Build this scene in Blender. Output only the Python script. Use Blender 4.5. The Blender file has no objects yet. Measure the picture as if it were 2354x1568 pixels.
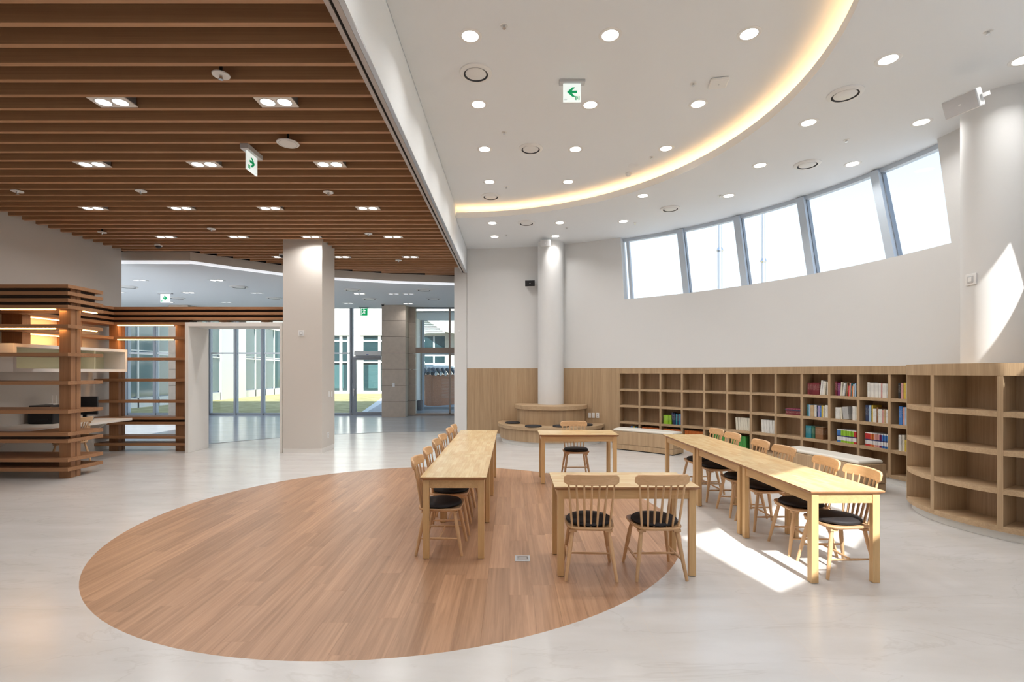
import bpy, math, random
from math import sin, cos, pi, radians as rad, degrees as deg, sqrt, atan2
from mathutils import Vector, Matrix
random.seed(7)
SC = bpy.context.scene
COL = SC.collection
# ------------------------------------------------------------------ camera
F, X0, H0, EYE = 1150.0, 1176.0, 855.0, 1.69        # focal length (px), vanishing point, eye height (m)
cam_d = bpy.data.cameras.new('camera'); cam = bpy.data.objects.new('camera', cam_d); COL.objects.link(cam)
cam.location = (0, 0, EYE); cam.rotation_euler = (pi/2, 0, 0)
cam_d.sensor_width = 36; cam_d.lens = F/2354*36
cam_d.shift_x = (1177-X0)/2354; cam_d.shift_y = (H0-784)/2354
cam_d.clip_start = .05; cam_d.clip_end = 400
SC.camera = cam
# ------------------------------------------------------------------ world, sun, exposure
W = bpy.data.worlds.new('sky'); SC.world = W; W.use_nodes = True
nt = W.node_tree; nt.nodes.clear()
tc = nt.nodes.new('ShaderNodeTexCoord'); sp = nt.nodes.new('ShaderNodeSeparateXYZ')
cr = nt.nodes.new('ShaderNodeValToRGB'); bg = nt.nodes.new('ShaderNodeBackground'); wo = nt.nodes.new('ShaderNodeOutputWorld')
nt.links.new(tc.outputs['Generated'], sp.inputs[0]); nt.links.new(sp.outputs['Z'], cr.inputs[0])
cr.color_ramp.elements[0].position = .05; cr.color_ramp.elements[0].color = (.95, .98, 1, 1)
cr.color_ramp.elements[1].position = .75; cr.color_ramp.elements[1].color = (.42, .64, 1, 1)
e = cr.color_ramp.elements.new(.24); e.color = (.84, .93, 1, 1)
e = cr.color_ramp.elements.new(.38); e.color = (.62, .80, 1, 1)
nt.links.new(cr.outputs[0], bg.inputs[0]); bg.inputs[1].default_value = 1.3
nt.links.new(bg.outputs[0], wo.inputs[0])
SUN_DIR = Vector((-.125, 1.0, -.87)).normalized()
sd = bpy.data.lights.new('sun', 'SUN'); sun = bpy.data.objects.new('sun', sd); COL.objects.link(sun)
sd.energy = 9.0; sd.angle = rad(.6); sd.color = (1, .95, .88)
sun.rotation_euler = SUN_DIR.to_track_quat('-Z', 'Y').to_euler(); sun.location = (3, -12, 14)
vs = SC.view_settings
SC.display_settings.display_device = 'sRGB'
vs.view_transform = 'Standard'; vs.look = 'None'; vs.exposure = 0.08; vs.gamma = 1.0; vs.use_curve_mapping = False
cy = SC.cycles
cy.use_denoising = True; cy.use_adaptive_sampling = True; cy.adaptive_threshold = .1; cy.max_bounces = 6; cy.diffuse_bounces = 4; cy.glossy_bounces = 2
cy.transparent_max_bounces = 10; cy.sample_clamp_indirect = 6; cy.caustics_reflective = False; cy.caustics_refractive = False
LAMP_RING, LAMP_HALL, LAMP_FOYER = 7.6, 12.5, 5.0
# ------------------------------------------------------------------ key dimensions
C = Vector((-1.155, 5.92, 0))      # centre of the timber disc, cove and round wall
RW, RC, RD = 7.05, 4.45, 3.0       # wall, cove lip, timber disc radii
ZO, ZI, ZS, ZB, ZF = 4.885, 5.12, 4.40, 4.25, 4.18   # ring ceiling, dome ceiling, slat underside, beam underside, foyer ceiling
XB = -1.16                          # room face of the beam
def P(x, y, z):                     # point of the plane Z=z met by an image ray
    Y = F*(z-EYE)/(H0-y); return Vector(((x-X0)/F*Y, Y, z))
def D(x, y, Y):                     # point at depth Y on an image ray
    return Vector(((x-X0)/F*Y, Y, EYE+(H0-y)*Y/F))
def R(x, r):                        # angle round C where an image column meets the cylinder r
    u = (x-X0)/F; a = u*u+1; b = 2*(-u*C.x-C.y); c = C.x**2+C.y**2-r*r
    Y = (-b+sqrt(b*b-4*a*c))/(2*a); return deg(atan2(Y-C.y, u*Y-C.x))
def pol(th, r, z=0, c=C): return Vector((c.x+r*cos(rad(th)), c.y+r*sin(rad(th)), z))
# ------------------------------------------------------------------ materials
MAT = {}
def newmat(name):
    m = bpy.data.materials.new(name); m.use_nodes = True
    n = m.node_tree; b = n.nodes['Principled BSDF']; return m, n, b
def plain(name, col, rough=.6, metal=0, spec=.5, noise=0, bump=0, nscale=8):
    if name in MAT: return MAT[name]
    m, n, b = newmat(name); b.inputs['Base Color'].default_value = (*col, 1); b.inputs['Roughness'].default_value = rough
    b.inputs['Metallic'].default_value = metal; b.inputs['Specular IOR Level'].default_value = spec
    if noise or bump:
        t = n.nodes.new('ShaderNodeTexCoord'); q = n.nodes.new('ShaderNodeTexNoise'); q.inputs['Scale'].default_value = nscale
        q.inputs['Detail'].default_value = 5; n.links.new(t.outputs['Object'], q.inputs['Vector'])
        if noise:
            r = n.nodes.new('ShaderNodeValToRGB'); r.color_ramp.elements[0].position = .3; r.color_ramp.elements[1].position = .7
            r.color_ramp.elements[0].color = (*[c*(1-noise) for c in col], 1); r.color_ramp.elements[1].color = (*[min(1, c*(1+noise)) for c in col], 1)
            n.links.new(q.outputs['Fac'], r.inputs[0]); n.links.new(r.outputs[0], b.inputs['Base Color'])
        if bump:
            u = n.nodes.new('ShaderNodeBump'); u.inputs['Strength'].default_value = bump; u.inputs['Distance'].default_value = .01
            n.links.new(q.outputs['Fac'], u.inputs['Height']); n.links.new(u.outputs[0], b.inputs['Normal'])
    MAT[name] = m; return m
def wood(name, light, dark, axis='X', rough=.45, fine=60, along=2.0, vary=.12, spec=.4):
    m, n, b = newmat(name); L = n.links
    t = n.nodes.new('ShaderNodeTexCoord'); oi = n.nodes.new('ShaderNodeObjectInfo')
    off = n.nodes.new('ShaderNodeVectorMath'); off.operation = 'MULTIPLY_ADD'
    cmb = n.nodes.new('ShaderNodeCombineXYZ')
    for k in range(3): L.new(oi.outputs['Random'], cmb.inputs[k])
    off.inputs[1].default_value = (37, 53, 71); L.new(cmb.outputs[0], off.inputs[0]); L.new(t.outputs['Object'], off.inputs[2])
    mp = n.nodes.new('ShaderNodeMapping'); s = {'X': (along, fine, fine), 'Y': (fine, along, fine), 'Z': (fine, fine, along)}[axis]
    mp.inputs['Scale'].default_value = s; L.new(off.outputs[0], mp.inputs[0])
    q = n.nodes.new('ShaderNodeTexNoise'); q.inputs['Scale'].default_value = 1; q.inputs['Detail'].default_value = 6; q.inputs['Roughness'].default_value = .65
    q.inputs['Distortion'].default_value = .6
    L.new(mp.outputs[0], q.inputs['Vector'])
    mp2 = n.nodes.new('ShaderNodeMapping'); mp2.inputs['Scale'].default_value = tuple(v*.16 for v in s); L.new(off.outputs[0], mp2.inputs[0])
    q2 = n.nodes.new('ShaderNodeTexNoise'); q2.inputs['Scale'].default_value = 1; q2.inputs['Detail'].default_value = 3; L.new(mp2.outputs[0], q2.inputs['Vector'])
    mx = n.nodes.new('ShaderNodeMath'); mx.operation = 'MULTIPLY_ADD'; mx.inputs[1].default_value = .6; L.new(q.outputs['Fac'], mx.inputs[0])
    m2 = n.nodes.new('ShaderNodeMath'); m2.operation = 'MULTIPLY'; m2.inputs[1].default_value = .4; L.new(q2.outputs['Fac'], m2.inputs[0]); L.new(m2.outputs[0], mx.inputs[2])
    r = n.nodes.new('ShaderNodeValToRGB'); r.color_ramp.elements[0].position = .36; r.color_ramp.elements[1].position = .62
    r.color_ramp.elements[0].color = (*dark, 1); r.color_ramp.elements[1].color = (*light, 1); L.new(mx.outputs[0], r.inputs[0])
    hs = n.nodes.new('ShaderNodeHueSaturation')
    mr = n.nodes.new('ShaderNodeMapRange'); mr.inputs['To Min'].default_value = 1-vary; mr.inputs['To Max'].default_value = 1+vary
    L.new(oi.outputs['Random'], mr.inputs[0]); L.new(mr.outputs[0], hs.inputs['Value']); L.new(r.outputs[0], hs.inputs['Color'])
    L.new(hs.outputs[0], b.inputs['Base Color']); b.inputs['Roughness'].default_value = rough; b.inputs['Specular IOR Level'].default_value = spec
    MAT[name] = m; return m
def glow(name, col, s):
    m, n, b = newmat(name); b.inputs['Base Color'].default_value = (*col, 1)
    b.inputs['Emission Color'].default_value = (*col, 1); b.inputs['Emission Strength'].default_value = s; MAT[name] = m; return m
def pane(name, tint, refl=.08, rough=0.0):
    m, n, b = newmat(name); L = n.links; n.nodes.remove(b); o = n.nodes['Material Output']
    tr = n.nodes.new('ShaderNodeBsdfTransparent'); tr.inputs[0].default_value = (*tint, 1)
    gl = n.nodes.new('ShaderNodeBsdfGlossy'); gl.inputs['Roughness'].default_value = rough
    fr = n.nodes.new('ShaderNodeLayerWeight'); pw = n.nodes.new('ShaderNodeMath'); pw.operation = 'POWER'; pw.inputs[1].default_value = 5; L.new(fr.outputs['Facing'], pw.inputs[0])
    mu = n.nodes.new('ShaderNodeMath'); mu.operation = 'MULTIPLY_ADD'; mu.inputs[1].default_value = .5; mu.inputs[2].default_value = refl*.3; L.new(pw.outputs[0], mu.inputs[0])
    mx = n.nodes.new('ShaderNodeMixShader'); L.new(mu.outputs[0], mx.inputs[0]); L.new(tr.outputs[0], mx.inputs[1]); L.new(gl.outputs[0], mx.inputs[2])
    L.new(mx.outputs[0], o.inputs[0]); MAT[name] = m; return m
plain('paint', (.72, .72, .715), .75, spec=.2, bump=.03, nscale=90)
plain('ceil_paint', (.82, .85, .875), .8, spec=.2)
plain('hall_paint', (.66, .615, .565), .75, spec=.2)
plain('portal_paint', (.80, .77, .73), .6)
plain('plinth', (.78, .77, .74), .5)
plain('white_plastic', (.82, .82, .81), .4)
plain('grey_plastic', (.55, .55, .56), .45)
plain('black_plastic', (.012, .012, .014), .4)
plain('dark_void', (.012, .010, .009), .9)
plain('alu', (.55, .58, .62), .35, metal=.7)
plain('alu_dark', (.30, .32, .35), .4, metal=.5)
plain('frame_blue', (.55, .62, .70), .45)
plain('steel', (.42, .36, .32), .3, metal=.8)
plain('track_grey', (.48, .44, .42), .45, metal=.2)
plain('chrome', (.7, .7, .7), .15, metal=1)
plain('leather_cream', (.74, .71, .64), .5, bump=.05, nscale=60)
plain('cushion_black', (.022, .019, .020), .7, noise=.2, bump=.15, nscale=160)
plain('lime_wall', (.62, .62, .44), .7)
plain('desk_white', (.78, .74, .69), .4)
plain('stone', (.53, .445, .365), .6, noise=.06, bump=.03, nscale=7)
plain('stone_joint', (.16, .13, .10), .9)
plain('bld_white', (.82, .82, .80), .7)
plain('bld_grey', (.55, .50, .44), .7, noise=.06, nscale=4)
plain('brick', (.52, .23, .13), .85, noise=.25, nscale=30)
plain('roof_tile', (.10, .105, .115), .7, noise=.2)
plain('roof_mortar', (.72, .72, .70), .8)
plain('paving', (.40, .40, .41), .8, noise=.1)
plain('print_grey', (.35, .35, .35), .6)
plain('book_page', (.78, .74, .65), .8)
plain('pole', (.55, .58, .62), .3, metal=.8)
plain('bin_grey', (.20, .19, .20), .6)
plain('rubber', (.05, .05, .05), .8)
wood('oak_v', (.50, .355, .215), (.36, .24, .138), 'Z', .5, 70, 1.6, .03)
wood('oak_h', (.52, .37, .225), (.39, .265, .155), 'X', .5, 70, 1.6, .03)
wood('oak_in', (.47, .33, .205), (.34, .225, .135), 'Z', .5, 70, 1.6, .03)
wood('chair_wood', (.70, .455, .255), (.58, .355, .185), 'Z', .42, 55, 3, .10)
wood('chair_wood_x', (.70, .455, .255), (.56, .335, .17), 'X', .42, 55, 3, .10)
wood('leg_wood', (.68, .45, .22), (.57, .35, .16), 'Z', .4, 45, 3, .06)
wood('apron_wood', (.68, .45, .22), (.55, .335, .155), 'X', .4, 45, 3, .06)
wood('slat_wood', (.52, .29, .15), (.40, .21, .105), 'X', .5, 70, .8, .05)
wood('shelf_wood', (.40, .205, .10), (.28, .135, .062), 'X', .5, 60, 1.2, .05)
wood('post_wood', (.40, .205, .10), (.28, .135, .062), 'Z', .5, 60, 1.2, .05)
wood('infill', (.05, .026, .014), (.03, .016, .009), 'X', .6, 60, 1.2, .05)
wood('plank', (.49, .285, .17), (.29, .155, .085), 'Y', .36, 30, 1.0, .10, .5)
glow('lens', (1, .95, .88), 9.0); glow('green_print', (.0, .40, .14), .30)
glow('faint_glow', (.95, .97, 1), .6)  # faint emission for unlit lenses and the courtyard window reflections
glow('led_warm', (1, .56, .20), 22.0)
glow('cove_led', (1, .60, .26), 14.0)
glow('sign_white', (.86, .95, .93), .55)
glow('sign_green', (.0, .42, .13), .45)
pane('glass', (.93, .97, .98)); pane('glass_sky', (.97, .985, 1.0), .04); pane('door_glass', (.90, .94, .95))
def glass_tint(name, col, rough=.08):
    m, n, b = newmat(name); b.inputs['Base Color'].default_value = (*col, 1); b.inputs['Roughness'].default_value = rough
    b.inputs['Specular IOR Level'].default_value = .9; MAT[name] = m; return m
glass_tint('bld_glass', (.03, .065, .075)); glass_tint('bld_glass_teal', (.07, .15, .165)); glass_tint('bld_blue', (.10, .20, .30))
def tile_floor(name, a, bcol, vein, rough, sx, sy, joint):
    m, n, b = newmat(name); L = n.links
    t = n.nodes.new('ShaderNodeTexCoord')
    br = n.nodes.new('ShaderNodeTexBrick'); br.offset = 0; br.inputs['Scale'].default_value = 1
    br.inputs['Mortar Size'].default_value = .0016; br.inputs['Brick Width'].default_value = sx; br.inputs['Row Height'].default_value = sy
    br.inputs['Color1'].default_value = (*a, 1); br.inputs['Color2'].default_value = (*bcol, 1); br.inputs['Mortar'].default_value = (*joint, 1)
    L.new(t.outputs['Object'], br.inputs['Vector'])
    mp = n.nodes.new('ShaderNodeMapping'); mp.inputs['Scale'].default_value = (.45, 1.5, 1); mp.inputs['Rotation'].default_value = (0, 0, .30); L.new(t.outputs['Object'], mp.inputs[0])
    q = n.nodes.new('ShaderNodeTexNoise'); q.inputs['Scale'].default_value = 1.3; q.inputs['Detail'].default_value = 6; q.inputs['Roughness'].default_value = .55; q.inputs['Distortion'].default_value = .9
    L.new(mp.outputs[0], q.inputs['Vector'])
    ab = n.nodes.new('ShaderNodeMath'); ab.operation = 'SUBTRACT'; ab.inputs[1].default_value = .5; L.new(q.outputs['Fac'], ab.inputs[0])
    a2 = n.nodes.new('ShaderNodeMath'); a2.operation = 'ABSOLUTE'; L.new(ab.outputs[0], a2.inputs[0])
    r = n.nodes.new('ShaderNodeValToRGB'); el = r.color_ramp.elements; el[0].position = .0; el[0].color = (*vein, 1); el[1].position = .012; el[1].color = (1, 1, 1, 1)
    L.new(a2.outputs[0], r.inputs[0])
    q4 = n.nodes.new('ShaderNodeTexNoise'); q4.inputs['Scale'].default_value = 2.2; q4.inputs['Detail'].default_value = 9; q4.inputs['Roughness'].default_value = .6; L.new(mp.outputs[0], q4.inputs['Vector'])
    r4 = n.nodes.new('ShaderNodeValToRGB'); r4.color_ramp.elements[0].position = .32; r4.color_ramp.elements[0].color = (.90, .89, .87, 1); r4.color_ramp.elements[1].position = .62; r4.color_ramp.elements[1].color = (1, 1, 1, 1); L.new(q4.outputs['Fac'], r4.inputs[0])
    m4 = n.nodes.new('ShaderNodeMix'); m4.data_type = 'RGBA'; m4.blend_type = 'MULTIPLY'; m4.inputs[0].default_value = 1; L.new(br.outputs['Color'], m4.inputs[6]); L.new(r4.outputs[0], m4.inputs[7])
    mx = n.nodes.new('ShaderNodeMix'); mx.data_type = 'RGBA'; mx.blend_type = 'MULTIPLY'; mx.inputs[0].default_value = .6
    L.new(m4.outputs[2], mx.inputs[6]); L.new(r.outputs[0], mx.inputs[7]); L.new(mx.outputs[2], b.inputs['Base Color'])
    b.inputs['Roughness'].default_value = rough; b.inputs['Specular IOR Level'].default_value = .5
    MAT[name] = m
tile_floor('tile', (.62, .605, .59), (.645, .63, .615), (.88, .865, .85), .22, .9, .9, (.66, .61, .56))
tile_floor('foyer_tile', (.47, .505, .56), (.49, .525, .58), (.90, .90, .90), .16, .9, .9, (.40, .41, .43))
def butcher(name):                    # finger-jointed rubberwood block board
    m, n, b = newmat(name); L = n.links; t = n.nodes.new('ShaderNodeTexCoord'); oi = n.nodes.new('ShaderNodeObjectInfo')
    ad = n.nodes.new('ShaderNodeVectorMath'); ad.operation = 'MULTIPLY_ADD'; cb = n.nodes.new('ShaderNodeCombineXYZ')
    L.new(oi.outputs['Random'], cb.inputs[0]); L.new(oi.outputs['Random'], cb.inputs[1]); ad.inputs[1].default_value = (13, 7, 0)
    L.new(cb.outputs[0], ad.inputs[0]); L.new(t.outputs['Object'], ad.inputs[2])
    br = n.nodes.new('ShaderNodeTexBrick'); br.offset = .37; br.offset_frequency = 3; br.inputs['Scale'].default_value = 1
    br.inputs['Mortar Size'].default_value = .0; br.inputs['Brick Width'].default_value = .21; br.inputs['Row Height'].default_value = .05; br.inputs['Bias'].default_value = -.1
    br.inputs['Color1'].default_value = (.80, .62, .35, 1); br.inputs['Color2'].default_value = (.69, .475, .235, 1); L.new(ad.outputs[0], br.inputs['Vector'])
    mp = n.nodes.new('ShaderNodeMapping'); mp.inputs['Scale'].default_value = (3, 70, 70); L.new(ad.outputs[0], mp.inputs[0])
    q = n.nodes.new('ShaderNodeTexNoise'); q.inputs['Scale'].default_value = 1; q.inputs['Detail'].default_value = 4; L.new(mp.outputs[0], q.inputs['Vector'])
    r = n.nodes.new('ShaderNodeValToRGB'); r.color_ramp.elements[0].position = .3; r.color_ramp.elements[1].position = .65
    r.color_ramp.elements[0].color = (.86, .82, .76, 1); r.color_ramp.elements[1].color = (1, 1, 1, 1); L.new(q.outputs['Fac'], r.inputs[0])
    mx = n.nodes.new('ShaderNodeMix'); mx.data_type = 'RGBA'; mx.blend_type = 'MULTIPLY'; mx.inputs[0].default_value = 1
    L.new(br.outputs['Color'], mx.inputs[6]); L.new(r.outputs[0], mx.inputs[7]); L.new(mx.outputs[2], b.inputs['Base Color'])
    b.inputs['Roughness'].default_value = .2; b.inputs['Specular IOR Level'].default_value = .5; MAT[name] = m
butcher('table_top')
def grass(name, a, bcol):
    m, n, b = newmat(name); L = n.links; t = n.nodes.new('ShaderNodeTexCoord'); q = n.nodes.new('ShaderNodeTexNoise'); q.inputs['Scale'].default_value = 1.4
    q.inputs['Detail'].default_value = 8; q.inputs['Roughness'].default_value = .7; L.new(t.outputs['Object'], q.inputs['Vector'])
    r = n.nodes.new('ShaderNodeValToRGB'); r.color_ramp.elements[0].position = .35; r.color_ramp.elements[1].position = .68
    r.color_ramp.elements[0].color = (*a, 1); r.color_ramp.elements[1].color = (*bcol, 1); L.new(q.outputs['Fac'], r.inputs[0]); L.new(r.outputs[0], b.inputs['Base Color'])
    b.inputs['Roughness'].default_value = 1; MAT[name] = m
grass('lawn', (.30, .27, .10), (.55, .47, .24))
BOOKM = {}
def book_mat(col, kind):               # flat printed spine: plain title block or banded series
    key = (col, kind)
    if key in BOOKM: return BOOKM[key]
    m, n, b = newmat('book_print'); L = n.links; t = n.nodes.new('ShaderNodeTexCoord'); s = n.nodes.new('ShaderNodeSeparateXYZ'); L.new(t.outputs['Generated'], s.inputs[0])
    r = n.nodes.new('ShaderNodeValToRGB'); r.color_ramp.interpolation = 'CONSTANT'; el = r.color_ramp.elements
    c4 = (*col, 1); lum = sum(col)/3
    ink = (.06, .06, .08, 1) if lum > .3 else (.65, .60, .50, 1)
    if kind == 'series':
        el[0].position = 0; el[0].color = c4; el[1].position = .15; el[1].color = (.75, .75, .76, 1)
        for p, c in ((.43, (.05, .05, .16, 1)), (.52, c4), (.93, (.8, .8, .8, 1))): k = el.new(p); k.color = c
        L.new(s.outputs['Z'], r.inputs[0]); L.new(r.outputs[0], b.inputs['Base Color'])
    elif kind == 'paper':
        w = n.nodes.new('ShaderNodeTexNoise'); w.inputs['Scale'].default_value = 60; mp = n.nodes.new('ShaderNodeMapping'); mp.inputs['Scale'].default_value = (4, 1, .1)
        L.new(t.outputs['Object'], mp.inputs[0]); L.new(mp.outputs[0], w.inputs['Vector']); el[0].color = (*[v*.8 for v in col], 1); el[1].position = .45; el[1].color = c4
        L.new(w.outputs['Fac'], r.inputs[0]); L.new(r.outputs[0], b.inputs['Base Color'])
    else:
        w = n.nodes.new('ShaderNodeTexNoise'); w.inputs['Scale'].default_value = 210; w.inputs['Detail'].default_value = 0; L.new(t.outputs['Object'], w.inputs['Vector'])
        el[0].position = 0; el[0].color = c4; el[1].position = .66; el[1].color = ink; L.new(w.outputs['Fac'], r.inputs[0])
        r2 = n.nodes.new('ShaderNodeValToRGB'); r2.color_ramp.interpolation = 'CONSTANT'; e2 = r2.color_ramp.elements
        e2[0].position = 0; e2[0].color = (0, 0, 0, 1); e2[1].position = .38; e2[1].color = (1, 1, 1, 1); k = e2.new(.86); k.color = (0, 0, 0, 1)
        L.new(s.outputs['Z'], r2.inputs[0]); mx = n.nodes.new('ShaderNodeMix'); mx.data_type = 'RGBA'; mx.inputs[6].default_value = c4
        L.new(r2.outputs[0], mx.inputs[0]); L.new(r.outputs[0], mx.inputs[7]); L.new(mx.outputs[2], b.inputs['Base Color'])
    b.inputs['Roughness'].default_value = .5; BOOKM[key] = m; return m
# ------------------------------------------------------------------ mesh helpers
class MB:
    def __init__(s): s.v = []; s.f = []; s.m = []
    def add(s, vs, fs, mi=0):
        k = len(s.v); s.v += [tuple(v) for v in vs]; s.f += [tuple(i+k for i in f) for f in fs]; s.m += [mi]*len(fs); return s
    def box(s, x0, x1, y0, y1, z0, z1, mi=0):
        v = [(x, y, z) for z in (z0, z1) for y in (y0, y1) for x in (x0, x1)]
        return s.add(v, [(0, 2, 3, 1), (4, 5, 7, 6), (0, 1, 5, 4), (2, 6, 7, 3), (0, 4, 6, 2), (1, 3, 7, 5)], mi)
    def prism(s, poly, z0, z1, mi=0):       # vertical extrusion of a counter-clockwise polygon
        n = len(poly); v = [(p[0], p[1], z0) for p in poly]+[(p[0], p[1], z1) for p in poly]
        return s.add(v, [tuple(range(n-1, -1, -1)), tuple(range(n, 2*n))]+[(i, (i+1) % n, n+(i+1) % n, n+i) for i in range(n)], mi)
    def prism_y(s, poly, y0, y1, mi=0):     # polygon in x,z extruded along y (counter-clockwise seen from -y)
        n = len(poly); v = [(p[0], y0, p[1]) for p in poly]+[(p[0], y1, p[1]) for p in poly]
        return s.add(v, [tuple(range(n)), tuple(range(2*n-1, n-1, -1))]+[(i, n+i, n+(i+1) % n, (i+1) % n) for i in range(n)], mi)
    def tube(s, a, b, ra, rb=None, n=10, mi=0, caps=True):
        a = Vector(a); b = Vector(b); rb = ra if rb is None else rb; d = (b-a).normalized()
        u = d.orthogonal().normalized(); w = d.cross(u)
        v = [a+ra*(cos(2*pi*i/n)*u+sin(2*pi*i/n)*w) for i in range(n)]+[b+rb*(cos(2*pi*i/n)*u+sin(2*pi*i/n)*w) for i in range(n)]
        f = [(i, (i+1) % n, n+(i+1) % n, n+i) for i in range(n)]
        if caps: f += [tuple(range(n-1, -1, -1)), tuple(range(n, 2*n))]
        return s.add(v, f, mi)
    def lathe(s, prof, c=(0, 0, 0), n=32, mi=0):   # profile [(r,z)...] bottom to top; outside faces
        c = Vector(c); v = []; f = []; rings = []
        for r, z in prof:
            if r < 1e-6: rings.append([len(v)]); v.append((c.x, c.y, c.z+z))
            else: rings.append(list(range(len(v), len(v)+n))); v += [(c.x+r*cos(2*pi*i/n), c.y+r*sin(2*pi*i/n), c.z+z) for i in range(n)]
        for a, b in zip(rings, rings[1:]):
            for i in range(n):
                j = (i+1) % n
                if len(a) == 1 and len(b) == 1: continue
                if len(a) == 1: f.append((a[0], b[j], b[i])) 
                elif len(b) == 1: f.append((a[i], a[j], b[0]))
                else: f.append((a[i], a[j], b[j], b[i]))
        return s.add(v, f, mi)
    def arc(s, r0, r1, t0, t1, z0, z1, n=24, c=C, mi=0):   # solid ring sector
        v = []
        for i in range(n+1):
            th = t0+(t1-t0)*i/n
            for r, z in ((r0, z0), (r1, z0), (r1, z1), (r0, z1)): v.append(pol(th, r, z, c))
        f = []
        for i in range(n):
            a, b = 4*i, 4*i+4
            for k in range(4): l = (k+1) % 4; f.append((a+k, b+k, b+l, a+l))
        f += [(0, 1, 2, 3), (4*n+3, 4*n+2, 4*n+1, 4*n)]
        return s.add(v, f, mi)
    def mesh(s, name, mats):
        m = bpy.data.meshes.new(name); m.from_pydata(s.v, [], s.f)
        for q in (mats if isinstance(mats, (list, tuple)) else [mats]): m.materials.append(MAT[q] if isinstance(q, str) else q)
        for p, i in zip(m.polygons, s.m): p.material_index = i
        m.update(); return m
    def build(s, name, mats, parent=None, smooth=0, bevel=0, loc=None):
        return link(name, s.mesh(name, mats), parent, smooth, bevel, loc)
def fixn(m):
    import bmesh
    b = bmesh.new(); b.from_mesh(m); bmesh.ops.recalc_face_normals(b, faces=b.faces); b.to_mesh(m); b.free()
def link(name, me, parent=None, smooth=0, bevel=0, loc=None):
    fixn(me)
    o = bpy.data.objects.new(name, me); COL.objects.link(o)
    if parent is not None: o.parent = parent
    if loc is not None: o.location = loc
    if bevel:
        b = o.modifiers.new('bevel', 'BEVEL'); b.width = bevel; b.segments = 2; b.limit_method = 'ANGLE'; b.angle_limit = rad(50)
    if smooth:
        me.polygons.foreach_set('use_smooth', [True]*len(me.polygons))
        try: me.set_sharp_from_angle(angle=rad(smooth))
        except Exception: pass
    return o
def tag(o, label=None, cat=None, group=None, kind=None):
    if label: o['label'] = label
    if cat: o['category'] = cat
    if group: o['group'] = group
    if kind: o['kind'] = kind
    return o
def thing(name, label, cat, loc=(0, 0, 0), rz=0, group=None):
    o = bpy.data.objects.new(name, None); COL.objects.link(o); o.location = loc; o.rotation_euler = (0, 0, rz); o.empty_display_size = .1
    return tag(o, label, cat, group)
def struct(name, mb, mats, label, smooth=0):
    o = mb.build(name, mats, smooth=smooth); return tag(o, label, kind='structure')
def setting(name, label):
    o = bpy.data.objects.new(name, None); COL.objects.link(o); return tag(o, label, kind='structure')
def copy_tree(o, parent=None):
    c = o.copy(); COL.objects.link(c)
    if parent is not None: c.parent = parent
    for ch in o.children: copy_tree(ch, c)
    return c
def area(name, parent, loc, w, size, shape='DISK', sy=None, col=(1, .975, .945), rot=(0, 0, 0), spread=135):
    d = bpy.data.lights.new(name, 'AREA'); d.shape = shape; d.size = size; d.energy = w; d.color = col; d.spread = rad(spread)
    if sy: d.size_y = sy
    o = bpy.data.objects.new(name, d); COL.objects.link(o); o.parent = parent; o.location = loc; o.rotation_euler = rot; return o
def clip(poly, region):                # Sutherland-Hodgman against a convex ccw region
    out = list(poly)
    for i in range(len(region)):
        a, b = region[i], region[(i+1) % len(region)]; inp = out; out = []
        if not inp: break
        sd_ = lambda p: (b[0]-a[0])*(p[1]-a[1])-(b[1]-a[1])*(p[0]-a[0])
        for k in range(len(inp)):
            p, q = inp[k-1], inp[k]; sp_, sq = sd_(p), sd_(q)
            if sq >= 0:
                if sp_ < 0: t = sp_/(sp_-sq); out.append((p[0]+t*(q[0]-p[0]), p[1]+t*(q[1]-p[1])))
                out.append(q)
            elif sp_ >= 0: t = sp_/(sp_-sq); out.append((p[0]+t*(q[0]-p[0]), p[1]+t*(q[1]-p[1])))
    return out
def circ(c, r, n=96): return [(c[0]+r*cos(2*pi*i/n), c[1]+r*sin(2*pi*i/n)) for i in range(n)]
ORD = ['first', 'second', 'third', 'fourth', 'fifth', 'sixth', 'seventh', 'eighth', 'ninth', 'tenth', 'eleventh', 'twelfth',
       'thirteenth', 'fourteenth', 'fifteenth', 'sixteenth', 'seventeenth', 'eighteenth', 'nineteenth', 'twentieth']
# ================================================================== SETTING
# ---- floor of cream tiles with a round hole, timber disc of planks
XL, YN, YE = -8.85, -9.0, 14.6
mb = MB(); N = 120; ring = circ(C, RD, N); rect = []
xa, xb, ya, yb = -12.5, 7.2, YN, YE
for p in ring:
    d = Vector((p[0]-C.x, p[1]-C.y)).normalized(); ts = []
    if d.x > 1e-9: ts.append((xb-C.x)/d.x)
    if d.x < -1e-9: ts.append((xa-C.x)/d.x)
    if d.y > 1e-9: ts.append((yb-C.y)/d.y)
    if d.y < -1e-9: ts.append((ya-C.y)/d.y)
    t = min(ts); rect.append((C.x+t*d.x, C.y+t*d.y))
vv = [(p[0], p[1], 0) for p in ring]+[(p[0], p[1], 0) for p in rect]; ff = []
corners = [(xb, yb), (xa, yb), (xa, ya), (xb, ya)]
for i in range(N):
    j = (i+1) % N; a, b = rect[i], rect[j]; f = [i, N+i]
    if abs(a[0]-b[0]) > 1e-6 and abs(a[1]-b[1]) > 1e-6:
        for q in corners:
            if (abs(q[0]-a[0]) < 1e-6 or abs(q[1]-a[1]) < 1e-6) and (abs(q[0]-b[0]) < 1e-6 or abs(q[1]-b[1]) < 1e-6):
                vv.append((q[0], q[1], 0)); f.append(len(vv)-1); break
    f += [N+j, j]; ff.append(tuple(f))
mb.add(vv, ff)
struct('floor', mb, 'tile', 'polished cream stone tile floor around the round timber inlay')
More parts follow.
